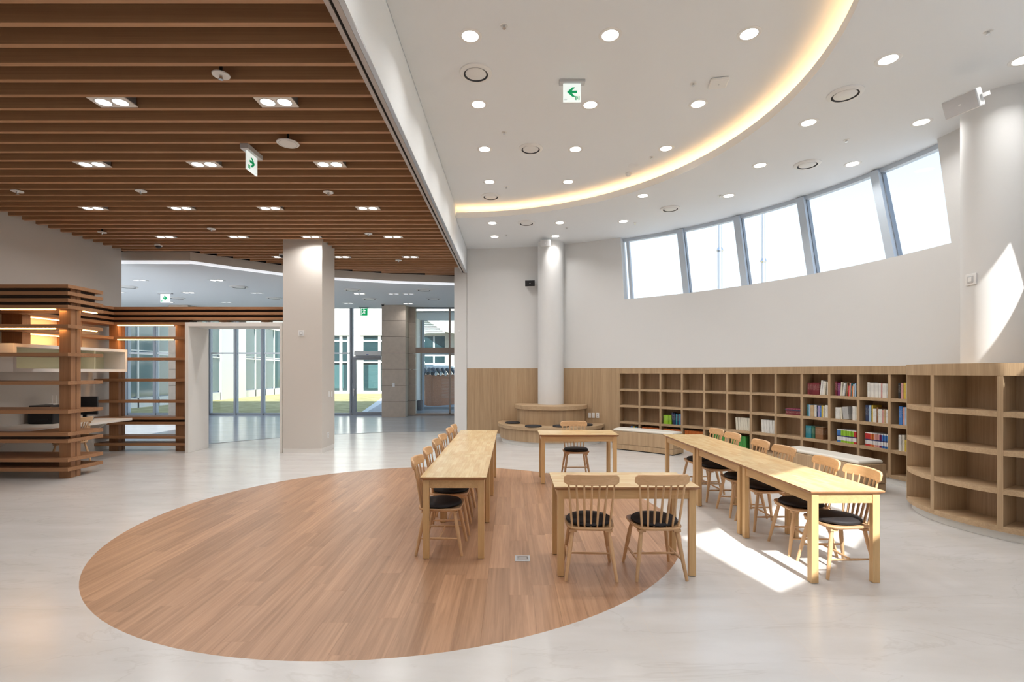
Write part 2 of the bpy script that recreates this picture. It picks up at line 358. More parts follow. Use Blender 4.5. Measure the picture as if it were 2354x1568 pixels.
disc = struct('floor_inlay', MB().prism(circ(C, RD, N), -.03, -.006), plain('disc_base', (.12, .065, .035), .8) and 'disc_base', 'round inlay of oak planks set into the cream tile floor')
PW, PL = .18, 1.22; reg = circ(C, RD, N); x = C.x-RD; k = 0
while x < C.x+RD:
    y = C.y-RD-random.random()*PL
    while y < C.y+RD:
        q = clip([(x+.0003, y+.0003), (x+PW-.0003, y+.0003), (x+PW-.0003, y+PL-.0003), (x+.0003, y+PL-.0003)], reg)
        if len(q) > 2:
            cx = sum(p[0] for p in q)/len(q); cy_ = sum(p[1] for p in q)/len(q)
            MB().prism([(p[0]-cx, p[1]-cy_) for p in q], -.006, 0).build('plank', 'plank', disc, loc=(cx, cy_, 0))
        y += PL
    x += PW; k += 1
# ---- foyer floor with a curved front edge
FAS = [P(255, 602, ZF), P(437, 605, ZF), P(540, 619, ZF), P(650, 633, ZF), P(770, 643, ZF), P(900, 650.5, ZF), P(1045, 655, ZF)]
FAS = [(v.x, v.y) for v in FAS]; FAS[0] = (-12.5, FAS[1][1]-.05)
YG = 19.6
poly = FAS+[(.9, FAS[-1][1]+.1), (.9, YG+.1), (-20, YG+.1), (-20, FAS[0][1])]
struct('floor_foyer', MB().prism(poly, -.02, .004), 'foyer_tile', 'blue grey tile floor of the entrance foyer')
mb = MB()
for a, b in zip(FAS, FAS[1:]):
    d = Vector((b[0]-a[0], b[1]-a[1])).normalized(); n_ = Vector((-d.y, d.x))*.012
    mb.prism([(a[0]-n_.x, a[1]-n_.y), (b[0]-n_.x, b[1]-n_.y), (b[0]+n_.x, b[1]+n_.y), (a[0]+n_.x, a[1]+n_.y)], 0, .006)
struct('trim_1', mb, 'alu_dark', 'thin dark metal strip where cream floor meets grey foyer floor')
# ---- round wall with two leaning window bands
Z0, Z1 = 1.78, 3.41
WB = [57.2, 6.05]; WT = [58.05, 7.95]          # opening edges at sill and at ceiling, degrees
WB2 = [59.3, 10.7]; WT2 = [61.0, 16.2]
def wall_segment(mb, tb0, tb1, tt0, tt1, z0, z1, n, r0=RW, r1=RW+.30, caps=True):
    v = []
    for i in range(n+1):
        u = i/n; tb = tb0+(tb1-tb0)*u; tt = tt0+(tt1-tt0)*u
        v += [pol(tb, r0, z0), pol(tt, r0, z1), pol(tt, r1, z1), pol(tb, r1, z0)]
    f = []
    for i in range(n):
        a, b = 4*i, 4*i+4
        for q in range(4): l = (q+1) % 4; f.append((a+q, b+q, b+l, a+l))
    if caps: f += [(0, 1, 2, 3), (4*n+3, 4*n+2, 4*n+1, 4*n)]
    mb.add(v, f)
wm = MB()
wall_segment(wm, 90, -90, 90, -90, Z0, Z1, 120)
wall_segment(wm, 90, WB[0], 90, WT[0], Z1, ZO+.3, 24)
wall_segment(wm, WB[1], -WB2[1], WT[1], -WT2[1], Z1, ZO+.3, 14)
wall_segment(wm, -WB2[0], -90, -WT2[0], -90, Z1, ZO+.3, 24)
struct('wall_right', wm, 'paint', 'tall curved white wall with a leaning clerestory window band', 40)
wm = MB(); wall_segment(wm, 90, -90, 90, -90, 0, Z0, 120, RW+.34, RW+.42); wall_segment(wm, -13, -90, -13, -90, 0, Z0, 60, RW, RW+.3)
struct('wall_right_lower', wm, 'paint', 'lower curved wall behind the built-in bookcase', 40)
def clerestory(sgn, name, label, WB, WT, mul_b, mul_t, dep):
    w = setting(name, label); RG = RW+.20
    eb = [WB[0]]+mul_b+[WB[1]-1.2]; et = [WT[0]]+mul_t+[WT[1]-1.2]
    ztop = ZO-.02
    for i in range(5):                  # panes
        g = MB(); wall_segment(g, sgn*eb[i], sgn*eb[i+1], sgn*et[i], sgn*et[i+1], Z1, ztop, 8, RG, RG+.012); g.build('pane', 'glass_sky', w, 40)
    for i in range(1, 5):               # mullions, leaning like the opening
        g = MB(); h = .52; wall_segment(g, sgn*(eb[i]+h), sgn*(eb[i]-h), sgn*(et[i]+h), sgn*(et[i]-h), Z1, ztop, 1, RG-dep, RG+.06); mu_ = g.build('mullion', 'frame_blue', w)
        g = MB(); h2 = .12; wall_segment(g, sgn*(eb[i]-h), sgn*(eb[i]-h-h2), sgn*(et[i]-h), sgn*(et[i]-h-h2), Z1, ztop, 1, RG-.03, RG+.05); g.build('gasket', 'alu_dark', mu_)
    g = MB(); j0, j1 = (.75, 1.25) if sgn > 0 else (0, .3)
    wall_segment(g, sgn*(WB[0]-j0), sgn*(WB[0]-j1), sgn*(WT[0]-j0), sgn*(WT[0]-j1), Z1, ztop, 1, RG-.04, RG+.05); g.build('jamb_frame', 'frame_blue', w)
    g = MB(); wall_segment(g, sgn*WT[0], sgn*(WT[1]-2), sgn*WT[0], sgn*(WT[1]-2), ztop-.05, ztop+.02, 40, RG-.05, RG+.05); g.build('head_frame', 'frame_blue', w, 40)
    g = MB(); wall_segment(g, sgn*WB[0], sgn*(WB[1]-2), sgn*WB[0], sgn*(WB[1]-2), Z1-.03, Z1+.012, 40, RG-.05, RG+.05); g.build('sill_frame', 'frame_blue', w, 40)
clerestory(1, 'window_1', 'band of five leaning clerestory panes in the curved wall, sky behind', WB, WT, [45.6, 35.3, 24.8, 13.9], [46.85, 36.75, 26.5, 16.1], .10)
clerestory(-1, 'window_2', 'matching clerestory band on the other half of the curved wall', WB2, WT2, [47.5, 37.5, 29.0, 21.5], [49.0, 39.0, 30.5, 23.2], .04)
# ---- ceilings of the round room
def half_ring(r0, r1, z, up=False, n=64):
    m = MB(); v = []
    for i in range(n+1):
        th = -90+180*i/n; v += [pol(th, r0, z), pol(th, r1, z)]
    m.add(v, [(2*i, 2*i+1, 2*i+3, 2*i+2) for i in range(n)]); return m
cm = MB(); cm.arc(RC, RW+.3, -90, 90, ZO, ZO+.06, 64); struct('ceiling', cm, 'ceil_paint', 'lower white ring of the ceiling between cove and curved wall', 40)
cm = MB(); cm.arc(RC, RC+.03, -90, 90, ZO+.06, ZO+.115, 64); cm.arc(RC+.30, RC+.33, -90, 90, ZO+.06, ZI+.05, 64)
cove = struct('ceiling_cove', cm, 'ceil_paint', 'raised lip of the curved ceiling cove with warm hidden light', 40)
cm = MB(); cm.prism([(pol(-90+180*i/64, RC+.31).x, pol(-90+180*i/64, RC+.31).y) for i in range(65)], ZI, ZI+.05)
struct('ceiling_dome', cm, 'ceil_paint', 'raised flat white ceiling inside the curved cove', 40)
MB().arc(RC+.12, RC+.15, -89.5, 89.8, ZO+.062, ZO+.085, 64).build('cove_light_strip', 'cove_led', cove)
# ---- beam, track, pier
bm = MB(); bm.box(-1.298, XB, -1.2, 14.4, ZB+.02, 5.3); struct('trim_2', bm, 'ceil_paint', 'white beam between slatted ceiling and round room ceiling')
t3 = setting('trim_3', 'metal folding-partition track along the underside of the white beam')
MB().box(-1.298, -1.262, -1.2, 13.04, ZB, ZB+.03).build('rail', 'track_grey', t3)
MB().box(-1.262, -1.238, -1.2, 13.04, ZB+.012, ZB+.024).build('slot', 'dark_void', t3)
MB().box(-1.238, -1.196, -1.2, 13.04, ZB, ZB+.03).build('rail', 'track_grey', t3)
MB().box(-1.194, XB+.004, -1.2, 13.04, ZB, ZB+.022).build('edge_strip', 'alu', t3)
MB().box(XB, XB+.006, -1.2, 13.04, ZB+.006, ZB+.05).build('edge_strip', 'ceil_paint', t3)
struct('wall_pier', MB().box(-1.485, XB-.002, 12.97, 14.4, 0, ZB+.02).box(-1.485, -1.30, 12.97, 14.4, ZB+.02, ZS), 'paint', 'white wall end under the beam where foyer and round room meet')
# ---- hall walls
struct('wall_left', MB().box(XL-.25, XL, YN, 11.35, 0, 4.75), 'hall_paint', 'plain beige side wall behind the timber shelving')
struct('wall_added_back', MB().box(XL-.25, -1.5, YN-.2, YN, 0, 4.75), 'hall_paint', 'unseen rear wall added to close the hall to daylight')  # put in to shut cool daylight out of the hall
struct('wall_added_hall_right', MB().box(-1.52, XB-.01, YN, -1.2, 0, 5.3), 'hall_paint', 'unseen wall added to block the sun beside the round room')  # out of view, added where sun leaked onto the hall floor
# ---- slatted timber ceiling
sl = struct('ceiling_slatted', MB().box(-9.15, -1.298, YN, 14.6, ZS+.26, ZS+.30).box(-9.15, -1.298, 14.42, 14.5, ZF+.05, ZS+.26).box(-9.15, -9.1, 11.36, 14.42, ZF+.05, ZS+.26), 'dark_void', 'dark brown timber slat ceiling with recessed twin lights')  # near-black end boxes added to keep the gap above the fascia dark
YS0, DS = 3.655, .2515
def fas_x(Y):                           # where the foyer fascia crosses depth Y
    for a, b in zip(FAS, FAS[1:]):
        if a[1] <= Y <= b[1]: return a[0]+(b[0]-a[0])*(Y-a[1])/(b[1]-a[1])
    return -8.75 if Y < FAS[0][1] else -1.6
mesh_cache = {}
for k in range(-22, 43):
    Y = YS0+k*DS; x0 = -8.72
    if Y+.2 > FAS[0][1]: x0 = max(x0, fas_x(min(Y+.2, FAS[-1][1]-.001))+.05)
    if x0 > -2.2 or Y > 14.0: continue
    spans = [(x0, -1.30)]
    if 10.37 < Y+.045 and Y < 11.14: spans = [(x0, -4.76), (-3.92, -1.30)]
    for a, b in spans:
        if b-a < .2: continue
        key = round(b-a, 3)
        if key not in mesh_cache: mesh_cache[key] = MB().box(0, b-a, -.0245, .0245, 0, .18).mesh('slat', 'slat_wood'); fixn(mesh_cache[key])
        o = bpy.data.objects.new('slat', mesh_cache[key]); COL.objects.link(o); o.parent = sl; o.location = (a, Y, ZS)
# ---- foyer: fascia, ceiling, glass wall
fm = MB()
for a, b in zip(FAS, FAS[1:]):
    fm.add([(a[0], a[1], ZF+.03), (b[0], b[1], ZF+.03), (b[0], b[1], ZF+.26), (a[0], a[1], ZF+.26),
            (a[0], a[1]+.1, ZF+.03), (b[0], b[1]+.1, ZF+.03), (b[0], b[1]+.1, ZF+.26), (a[0], a[1]+.1, ZF+.26)],
           [(0, 1, 2, 3), (7, 6, 5, 4), (0, 4, 5, 1), (3, 2, 6, 7), (0, 3, 7, 4), (1, 5, 6, 2)])
struct('wall_fascia', fm, 'hall_paint', 'bent beige fascia where the slat ceiling steps down to the foyer')
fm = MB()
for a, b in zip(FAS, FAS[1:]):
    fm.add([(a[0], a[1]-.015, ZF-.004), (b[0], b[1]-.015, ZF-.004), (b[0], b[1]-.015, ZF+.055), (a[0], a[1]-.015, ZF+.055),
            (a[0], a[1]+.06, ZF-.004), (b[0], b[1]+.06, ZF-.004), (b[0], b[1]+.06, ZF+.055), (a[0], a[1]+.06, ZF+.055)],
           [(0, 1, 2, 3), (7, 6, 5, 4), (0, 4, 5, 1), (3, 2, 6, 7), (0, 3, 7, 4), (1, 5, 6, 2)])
struct('trim_4', fm, glow('edge_glow', (.90, .94, 1), .7) and 'edge_glow', 'thin white glowing strip along the bottom of the bent fascia')  # edge strip given a slight white emission
struct('ceiling_foyer', MB().prism(poly, ZF, ZF+.05), 'ceil_paint', 'flat white ceiling of the entrance foyer')
struct('wall_foyer', MB().box(.9, 1.1, 13.6, YG+.1, 0, ZF+.3).box(-1.52, 1.1, 13.4, 13.6, 0, ZF+.3), 'paint', 'white side wall of the entrance foyer')
struct('roof', MB().box(-20.5, -9.12, 11.6, YG+.6, ZF+.06, 8.2).box(-9.12, 1.2, 14.5, YG+.6, ZF+.06, 8.2), 'bld_white', 'upper storey over the foyer')
g1 = setting('window_3', 'full height glazed foyer wall with grey mullions looking onto the lawn')
ZT = P(0, 812, 0) and EYE+(H0-812)*YG/F
def gx(x, Y=YG): return (x-X0)/F*Y
mulx = [gx(v) for v in (150, 212, 292, 356, 420, 481, 541, 603, 668, 738, 807)]
for a, b in zip(mulx, mulx[1:]):
    for z0, z1 in ((.08, ZT-.03), (ZT+.03, ZF-.02)): MB().box(a+.035, b-.035, YG+.03, YG+.04, z0, z1).build('pane', 'glass', g1)
    MB().box(a+.035, b-.035, YG, YG+.08, ZT-.03, ZT+.03).build('transom', 'alu', g1)
for v in mulx:
    mu_ = MB().box(v-.04, v+.04, YG-.06, YG+.1, 0.004, ZF).build('mullion', 'alu_dark', g1); MB().box(v+.04, v+.075, YG-.02, YG+.1, 0.08, ZF).build('pressure_plate', 'frame_blue', mu_)
MB().box(mulx[0], mulx[-1], YG-.02, YG+.1, .004, .08).build('bottom_rail', 'alu_dark', g1)
# glazed door with closer box
d1 = setting('door_1', 'grey framed glass door to the lawn beside the stone pillar')
da, db = gx(812), gx(877); zd = EYE+(H0-822)*YG/F
MB().box(da, da+.12, YG-.05, YG+.06, .004, zd).build('door_frame', 'alu_dark', d1)
MB().box(da+.12, db, YG-.05, YG+.06, zd-.10, zd).build('door_frame', 'alu_dark', d1)
MB().box(da+.12, db, YG-.05, YG+.06, .004, .12).build('door_frame', 'alu_dark', d1)
MB().box(da+.12, db, YG, YG+.012, .12, zd-.10).build('pane', 'glass', d1)
MB().box(da, db, YG+.02, YG+.032, zd+.04, ZF-.02).build('pane', 'glass', d1)
MB().box(da, db, YG-.03, YG+.06, zd, zd+.05).build('transom', 'alu', d1)
MB().box(da+.02, da+.10, YG-.10, YG-.05, .98, 1.02).tube((da+.06, YG-.09, .75), (da+.06, YG-.09, 1.05), .012).build('door_handle', 'chrome', d1)
ac = thing('air_curtain', 'grey white air curtain unit mounted above the foyer glass door', 'air curtain', (gx(811, 19.2), 19.43, zd+.02))
wl = gx(875, 19.2)-gx(811, 19.2)
MB().prism_y([(0, .05), (wl, .05), (wl, .22), (0, .22)], -.10, .12).build('housing', 'white_plastic', ac, bevel=.03)
MB().box(.05, wl-.05, -.06, .06, .0, .05).build('outlet_grille', 'alu_dark', ac); MB().box(wl*.45, wl*.53, -.112, -.10, .07, .095).build('badge', plain('badge_blue', (.03, .08, .35)), ac)
# stone pillar
sp_ = thing('stone_pillar', 'beige stone clad square pillar between the two foyer doors', 'pillar')
pa, pb, yp = gx(877.5, 18.6), gx(932, 18.6), 18.6
MB().box(pa+.01, pb-.01, yp+.01, 19.45, .004, ZF).build('core', 'stone_joint', sp_)
zz = [EYE+(H0-690-v/5.227)*yp/F for v in (1410, 1222, 1026, 831, 636, 441, 245, 80)]; zz[0] = .004; zz[-1] = ZF
for a, b in zip(zz, zz[1:]):
    MB().box(pa, pb, yp, yp+.03, a+.006, b-.006).build('stone_panel', 'stone', sp_)
    MB().box(pb-.03, pb, yp+.03, 19.45, a+.006, b-.006).build('stone_panel', 'stone', sp_)
    MB().box(pb+.0, pb+.25, 19.25, 19.45, a+.006, b-.006).build('stone_panel', 'stone', sp_)
# second, partly hidden stone pillar on the far left
sp2 = thing('stone_pillar', 'beige stone pillar seen through the backless timber shelf', 'pillar')
pa, pb = gx(387.5, 18.6), gx(432, 18.6)
MB().box(pa+.01, pb-.01, yp+.01, 19.45, .004, ZF).build('core', 'stone_joint', sp2)
for a, b in zip(zz, zz[1:]):
    MB().box(pa, pb, yp, yp+.03, a+.006, b-.006).build('stone_panel', 'stone', sp2); MB().box(pb-.03, pb, yp+.03, 19.45, a+.006, b-.006).build('stone_panel', 'stone', sp2)
# bronze framed entrance doors and vestibule
d2 = setting('door_2', 'bronze framed sliding glass entrance doors with wide header')
Y2 = 19.3; ea, eb_ = gx(946, Y2), .88
def zy(y, Y=Y2): return EYE+(H0-y)*Y/F
MB().box(ea, eb_, Y2-.04, Y2+.10, zy(812), zy(799)).build('header', 'steel', d2)
MB().box(ea, eb_, Y2-.02, Y2+.06, .004, zy(950)).build('bottom_rail', 'steel', d2)
MB().box(ea-.02, ea+.06, Y2-.03, Y2+.08, .004, ZF).build('jamb_frame', 'steel', d2)
xm = gx(1034, Y2)
MB().box(xm-.035, xm+.035, Y2-.02, Y2+.06, zy(799), ZF).build('mullion', 'steel', d2)
MB().box(xm-.035, xm+.035, Y2-.02, Y2+.06, .05, zy(812)).build('door_stile', 'steel', d2)
MB().box(xm+.035, xm+.75, Y2-.02, Y2+.04, zy(817), zy(812)).build('door_stile', 'alu', d2)
for a, b in ((ea+.06, xm-.035), (xm+.035, eb_)):
    MB().box(a, b, Y2+.01, Y2+.022, zy(950), zy(812)).build('pane', 'door_glass', d2); MB().box(a, b, Y2+.01, Y2+.022, zy(799), ZF-.04).build('pane', 'door_glass', d2)
MB().box(ea, eb_, Y2-.03, Y2+.08, ZF-.05, ZF).build('top_rail', 'alu_dark', d2)
YV = 22.6
struct('floor_vestibule', MB().box(-4.3, 1.1, YG+.1, YV, -.02, .003), 'foyer_tile', 'grey tile floor of the entrance vestibule')
struct('ceiling_vestibule', MB().box(-4.3, 1.1, YG, YV+.1, 4.02, 4.08), 'ceil_paint', 'white ceiling of the entrance vestibule')
struct('wall_vestibule', MB().box(gx(946, YG)-.2, gx(958, YV), YG+.1, YV+.2, 0, 4.08), 'bld_white', 'white panelled side wall of the vestibule')
vp = setting('wall_vestibule_end', 'stone strip beside the outer glass of the vestibule')
for k in range(6): MB().box(gx(958, YV), gx(969, YV), YV, YV+.2, k*.68+.004, k*.68+.672).build('stone_panel', 'bld_grey', vp)
w4 = setting('window_4', 'outer glass screen of the vestibule with pale frame')
MB().box(gx(970, YV), gx(975, YV), YV, YV+.1, 0, 4.02).build('jamb_frame', 'frame_blue', w4)
MB().box(gx(975, YV), 1.0, YV, YV+.1, 0, .12).build('bottom_rail', 'alu', w4); MB().box(gx(975, YV), 1.0, YV, YV+.1, 2.47, 2.55).build('transom', 'frame_blue', w4)
MB().box(gx(975, YV), 1.0, YV+.04, YV+.05, .12, 2.47).build('pane', 'glass', w4); MB().box(gx(975, YV), 1.0, YV+.04, YV+.05, 2.55, 4.02).build('pane', 'glass', w4)
bn = thing('waste_bin', 'grey tapered waste bin standing in the glass vestibule', 'bin', (gx(964, 21.9), 21.95, .003))
MB().lathe([(0, 0), (.12, 0), (.15, .42), (.155, .44), (.14, .44), (.11, .03), (0, .03)], n=20).build('body', 'bin_grey', bn, 40)
# ================================================================== OUTSIDE
struct('ground', MB().box(-80, 60, YG+.7, 120, -.25, -.05), 'lawn', 'yellow green courtyard lawn outside the foyer glass')
struct('path', MB().prism([(gx(835, 20.2), 20.2), (-2, 20.2), (6, 26), (2.0, 40), (-8.0, 33)], -.06, -.03), 'paving', 'grey paved path beside the lawn')
struct('path_kerb', MB().prism([(gx(822, 20.2), 20.3), (gx(833, 20.2), 20.3), (-8.0, 33.2), (-8.6, 33.2)], -.06, -.025), 'roof_mortar', 'pale kerb between lawn and path')
bA = thing('courtyard_building', 'white rendered building with tall dark windows across the lawn', 'building')
YB = 40.0
def by(y, Y=YB): return EYE+(H0-y)*Y/F
wins = [(gx(745, YB), gx(803, YB)), (gx(828, YB), gx(898, YB)), (gx(940, YB)+.2, gx(1010, YB))]
xs = [-17.6]+[v for w in wins for v in w]+[6]
zb, zt = by(902), by(771)
for i in range(0, len(xs), 2): MB().box(xs[i], xs[i+1], YB, YB+.5, -.1, 9.5).build('wall', 'bld_white', bA)
for a, b in wins:
    MB().box(a, b, YB, YB+.5, -.1, zb).build('wall', 'bld_white', bA); MB().box(a, b, YB, YB+.5, zt, 9.5).build('wall', 'bld_white', bA)
    w = MB().box(a, b, YB+.28, YB+.34, zb, zt).build('window', 'bld_glass', bA)
    m_ = (a+b)/2+.3; f_ = MB()
    for v in (a, m_-.12, b-.2): f_.box(v, v+.2, YB+.12, YB+.28, zb, zt)
    f_.box(a+.001, b-.001, YB+.14, YB+.27, by(834.5), by(831)); f_.box(a+.001, b-.001, YB+.14, YB+.27, zb+.001, zb+.12); f_.build('window_frame', 'bld_white', w)
    MB().box(a+.2, b-.2, YB+.2, YB+.26, by(785), by(781)).build('lamp_reflection', 'faint_glow', w)  # glowing strip before the pane, made as the reflection of a lamp
    MB().box(a+.6, a+1.5, YB+.22, YB+.27, zb+.3, by(838)).build('inner_panel', 'bld_glass_teal', w)
bB = thing('glazed_wing', 'long glazed wing with white fins standing along the lawn', 'building')
XW = -18.0
MB().box(XW-.5, XW-.3, 16, YB+.5, -.1, 9).build('backing', 'bld_blue', bB)
ywin = [20.2, 21.6, 23.0, 24.4, 25.8, 27.2, 28.6, 30.0, 31.3]
def wingpane(a, b): 
    MB().box(XW-.29, XW-.25, a, b, .5, 2.55).build('window', 'bld_glass_teal', bB); MB().box(XW-.29, XW-.25, a, b, 2.75, 4.9).build('window', 'bld_glass_teal', bB)
for a, b in zip(ywin, ywin[1:]): wingpane(a+.05, b-.05)
for a, b in ((34.2, 35.6), (35.6, 37.0), (37.0, 38.4), (38.4, 39.8)): wingpane(a+.05, b-.05)
for v in ywin+[34.2, 35.6, 37.0, 38.4, 39.8]: MB().box(XW-.3, XW-.2, v-.05, v+.05, -.1, 5.1).build('fin', 'bld_white', bB)
MB().box(XW-.3, XW-.15, 31.3, 34.2, -.1, 9).build('wall_panel', 'bld_white', bB)
MB().box(XW-.3, XW-.21, 16, 40, 2.55, 2.64).build('band', 'bld_white', bB); MB().box(XW-.3, XW-.21, 16, 40, 2.71, 2.76).build('band', 'bld_white', bB); MB().box(XW-.3, XW-.15, 16, 40, 4.9, 9).build('band', 'bld_white', bB)
MB().box(XW-.3, XW-.2, 16, 40, -.1, .42).build('base_wall', 'bld_white', bB)
bC = thing('gate_house', 'grey eaved building with stepped glass roof beyond the brick wall', 'building')
YC = 36.0
MB().box(gx(976, YC), gx(1023, YC), YC, YC+.4, -.1, by(858, YC)).build('wall', 'bld_grey', bC); MB().box(gx(1023, YC), gx(1080, YC), YC, YC+.4, -.1, 7).build('wall', 'bld_grey', bC); MB().box(gx(976, YC), gx(1023, YC), YC, YC+.4, by(772, YC), by(765, YC)).build('wall', 'bld_grey', bC)
for x_0, x_1, y_0, y_1 in ((976, 995, 800, 773), (999, 1022, 800, 773), (976, 995, 834, 819), (999, 1022, 834, 819), (976, 995, 858, 838), (1002, 1022, 858, 841)):
    MB().box(gx(x_0, YC), gx(x_1, YC), YC+.1, YC+.15, by(y_0, YC), by(y_1, YC)).build('window', 'bld_glass', bC)
MB().box(gx(976, YC), gx(1024, YC), YC+.15, YC+.3, by(860, YC), by(770, YC)).build('window_frame', 'bld_white', bC)
for k in range(7):
    y_ = 767-k*4.6; a = gx(976, YC); b = gx(1024-k*6.4, YC)
    MB().box(a, b, YC-.2-.1*k, YC, by(y_, YC), by(y_-2.2, YC)).build('glass_step', 'bld_white', bC)
o = MB().prism_y([(gx(976, YC), by(733, YC)), (gx(1000, YC), by(733, YC)), (gx(1080, YC), by(775, YC)), (gx(1026, YC), by(765, YC))], YC-1.2, YC+.2).build('eave', 'bld_grey', bC)
bw = thing('brick_wall', 'red brick garden wall capped with curved dark roof tiles', 'wall')
A = Vector((gx(976, 26), 26.0, 0)); B_ = Vector((gx(995, 25.2), 25.2, 0)); E_ = Vector((4.5, 36.0, 0)); ZW = 1.55
def wallbox(mb, a, b, t, z0, z1):
    d = (b-a).normalized(); n_ = Vector((-d.y, d.x, 0))*t
    mb.prism([(a.x, a.y), (b.x, b.y), (b.x+n_.x, b.y+n_.y), (a.x+n_.x, a.y+n_.y)], z0, z1); return mb
wallbox(MB(), A, B_, .5, -.1, ZW).build('wall_end', 'brick', bw)
wallbox(MB(), B_, E_, .5, -.1, ZW).build('wall_body', 'brick', bw)
mj = MB(); _d = (E_-B_).normalized(); _n = Vector((_d.y, -_d.x, 0))
for k in range(20): wallbox(mj, B_+_n*.006, E_+_n*.006, .01, .35+k*.06, .362+k*.06)
mj.build('mortar_joint', plain('mortar', (.55, .42, .34), .9), bw)['kind'] = 'stuff'
dE = (E_-B_).normalized(); nE = Vector((dE.y, -dE.x, 0))
for k in range(26):
    p = B_+dE*(k*.34)
    rt_ = MB().tube(p+nE*.22+Vector((0, 0, ZW+.04)), p-nE*.05+Vector((0, 0, ZW+.30)), .085, n=8).build('roof_tile', 'roof_tile', bw)
    MB().tube(p+nE*.24+Vector((0, 0, ZW+.035)), p+nE*.215+Vector((0, 0, ZW+.045)), .095, n=8).build('tile_end', 'roof_mortar', rt_)
MB().tube(A+Vector((0, .1, ZW+.33)), E_+Vector((0, .1, ZW+.33)), .16, n=10).build('ridge', 'roof_mortar', bw)
for p in (A, A+(B_-A)*.5, B_):
    MB().tube(p+Vector((0, -.2, ZW+.05)), p+Vector((0, .2, ZW+.28)), .10, n=8).build('roof_tile', 'roof_tile', bw)
for i, xx in enumerate((1655, 1755)):    # flagpoles beyond the clerestory
    p = D(xx, 700, 26+i*1.2); fp = thing('flagpole', ('slender steel flagpole beyond the second clerestory pane', 'slender steel flagpole with ropes beyond the middle clerestory pane')[i], 'flagpole', (p.x, p.y, -.1))
    MB().tube((0, 0, 0), (0, 0, 8.1-i*.3), .13, .12, 12).build('lower_tube', 'pole', fp, 40); MB().tube((0, 0, 8.1-i*.3), (0, 0, 14), .10, .06, 12).build('upper_tube', 'pole', fp, 40)
    MB().lathe([(.12, -.1), (.17, 0), (.12, .15)], (0, 0, 8.1-i*.3), 12).build('collar', 'chrome', fp)
    MB().tube((-.22, 0, 1), (-.16, 0, 13), .012, n=6).build('rope', 'print_grey', fp); MB().box(-.3, .3, -.3, .3, 0, .06).build('base_plate', 'alu', fp)
# ================================================================== COLUMNS AND BUILT-INS
cq = thing('square_column', 'beige square column with light switches beside the white portal', 'column')
MB().box(-4.75, -3.935, 10.39, 11.12, .10, ZS+.2).build('shaft', 'hall_paint', cq)
MB().box(-4.745, -3.94, 10.395, 11.115, 0, .10).build('base', 'portal_paint', cq)
PC = Vector((.97, 12.40, 0)); RCOL = .318
rc1 = thing('round_column', 'white round column rising from the tiered oak seat', 'column', (PC.x, PC.y, .895))
MB().lathe([(0, 0), (RCOL, 0), (RCOL, ZO-.895), (0, ZO-.895)], n=48).build('shaft', 'paint', rc1, 40)
QC = Vector((5.71, 5.86, 0))
rc2 = thing('round_column', 'white round column standing inside the rounded bookcase', 'column', (QC.x, QC.y, 0))
MB().lathe([(0, 0), (.34, 0), (.34, ZO), (0, ZO)], n=48).build('shaft', 'paint', rc2, 40)
inside = circ(C, RW-.012, 240)
def slab(c, r, z0, z1, mat, name, par, bevel=0): return MB().prism(clip(circ(c, r, 96), inside), z0, z1).build(name, mat, par, 30, bevel)
pf = thing('tiered_seat', 'two-tier round oak seat wrapped around the white column', 'seat')
slab(PC, 1.21, 0, .10, 'plinth', 'plinth', pf); slab(PC, 1.25, .10, .37, 'oak_v', 'lower_riser', pf); slab(PC, 1.31, .37, .445, 'oak_h', 'lower_seat', pf, .004)
slab(PC, .84, .445, .80, 'oak_v', 'upper_riser', pf); slab(PC, .895, .80, .895, 'oak_h', 'upper_top', pf, .004)
# oak wainscot panel (setting) and built-in bookcase
wc = setting('wall_panelling', 'oak veneer wainscot on the curved wall behind the tiered seat')
th0 = 90
for k in range(6): MB().arc(RW-.006, RW+.3, 90-k*(90-58.24)/6-.01, 90-(k+1)*(90-58.24)/6+.01, .10, 1.78, 6).build('panel', 'oak_v', wc, 30)
struct('baseboard_right', MB().arc(RW+.01, RW+.3, 58.24, 90, 0, .10, 24), 'plinth', 'low white skirting under the oak wainscot', 30)
bk = thing('built_in_bookcase', 'long curved oak bookcase of square cubbies built into the wall', 'bookcase')
TH = [58.24-4.077*i for i in range(13)]        # divider angles
ZR = [1.652, 1.265, .878, .491, .115]; TB = .05; DP = .30; hd = .18
MB().arc(RW-.008, RW+.33, TH[0]+.001, TH[12]-.2, 1.652, 1.78, 60).build('top_band', 'oak_v', bk, 30)
MB().arc(RW+DP, RW+DP+.02, TH[0], TH[12], .06, 1.66, 60).build('back_panel', 'oak_in', bk, 30)
MB().arc(RW+.02, RW+.3, TH[0]-.01, TH[12], 0, .10, 60).build('plinth', 'plinth', bk, 30)
for i, t in enumerate(TH): MB().arc(RW-.002, RW+DP, t-hd, t+hd, .10, 1.652, 1).build('divider', 'oak_v', bk)
for i in range(12):
    for z in ZR[1:]: MB().arc(RW, RW+DP, TH[i+1]+hd, TH[i]-hd, z-TB/2, z+TB/2, 5).build('shelf', 'oak_h', bk, 30)
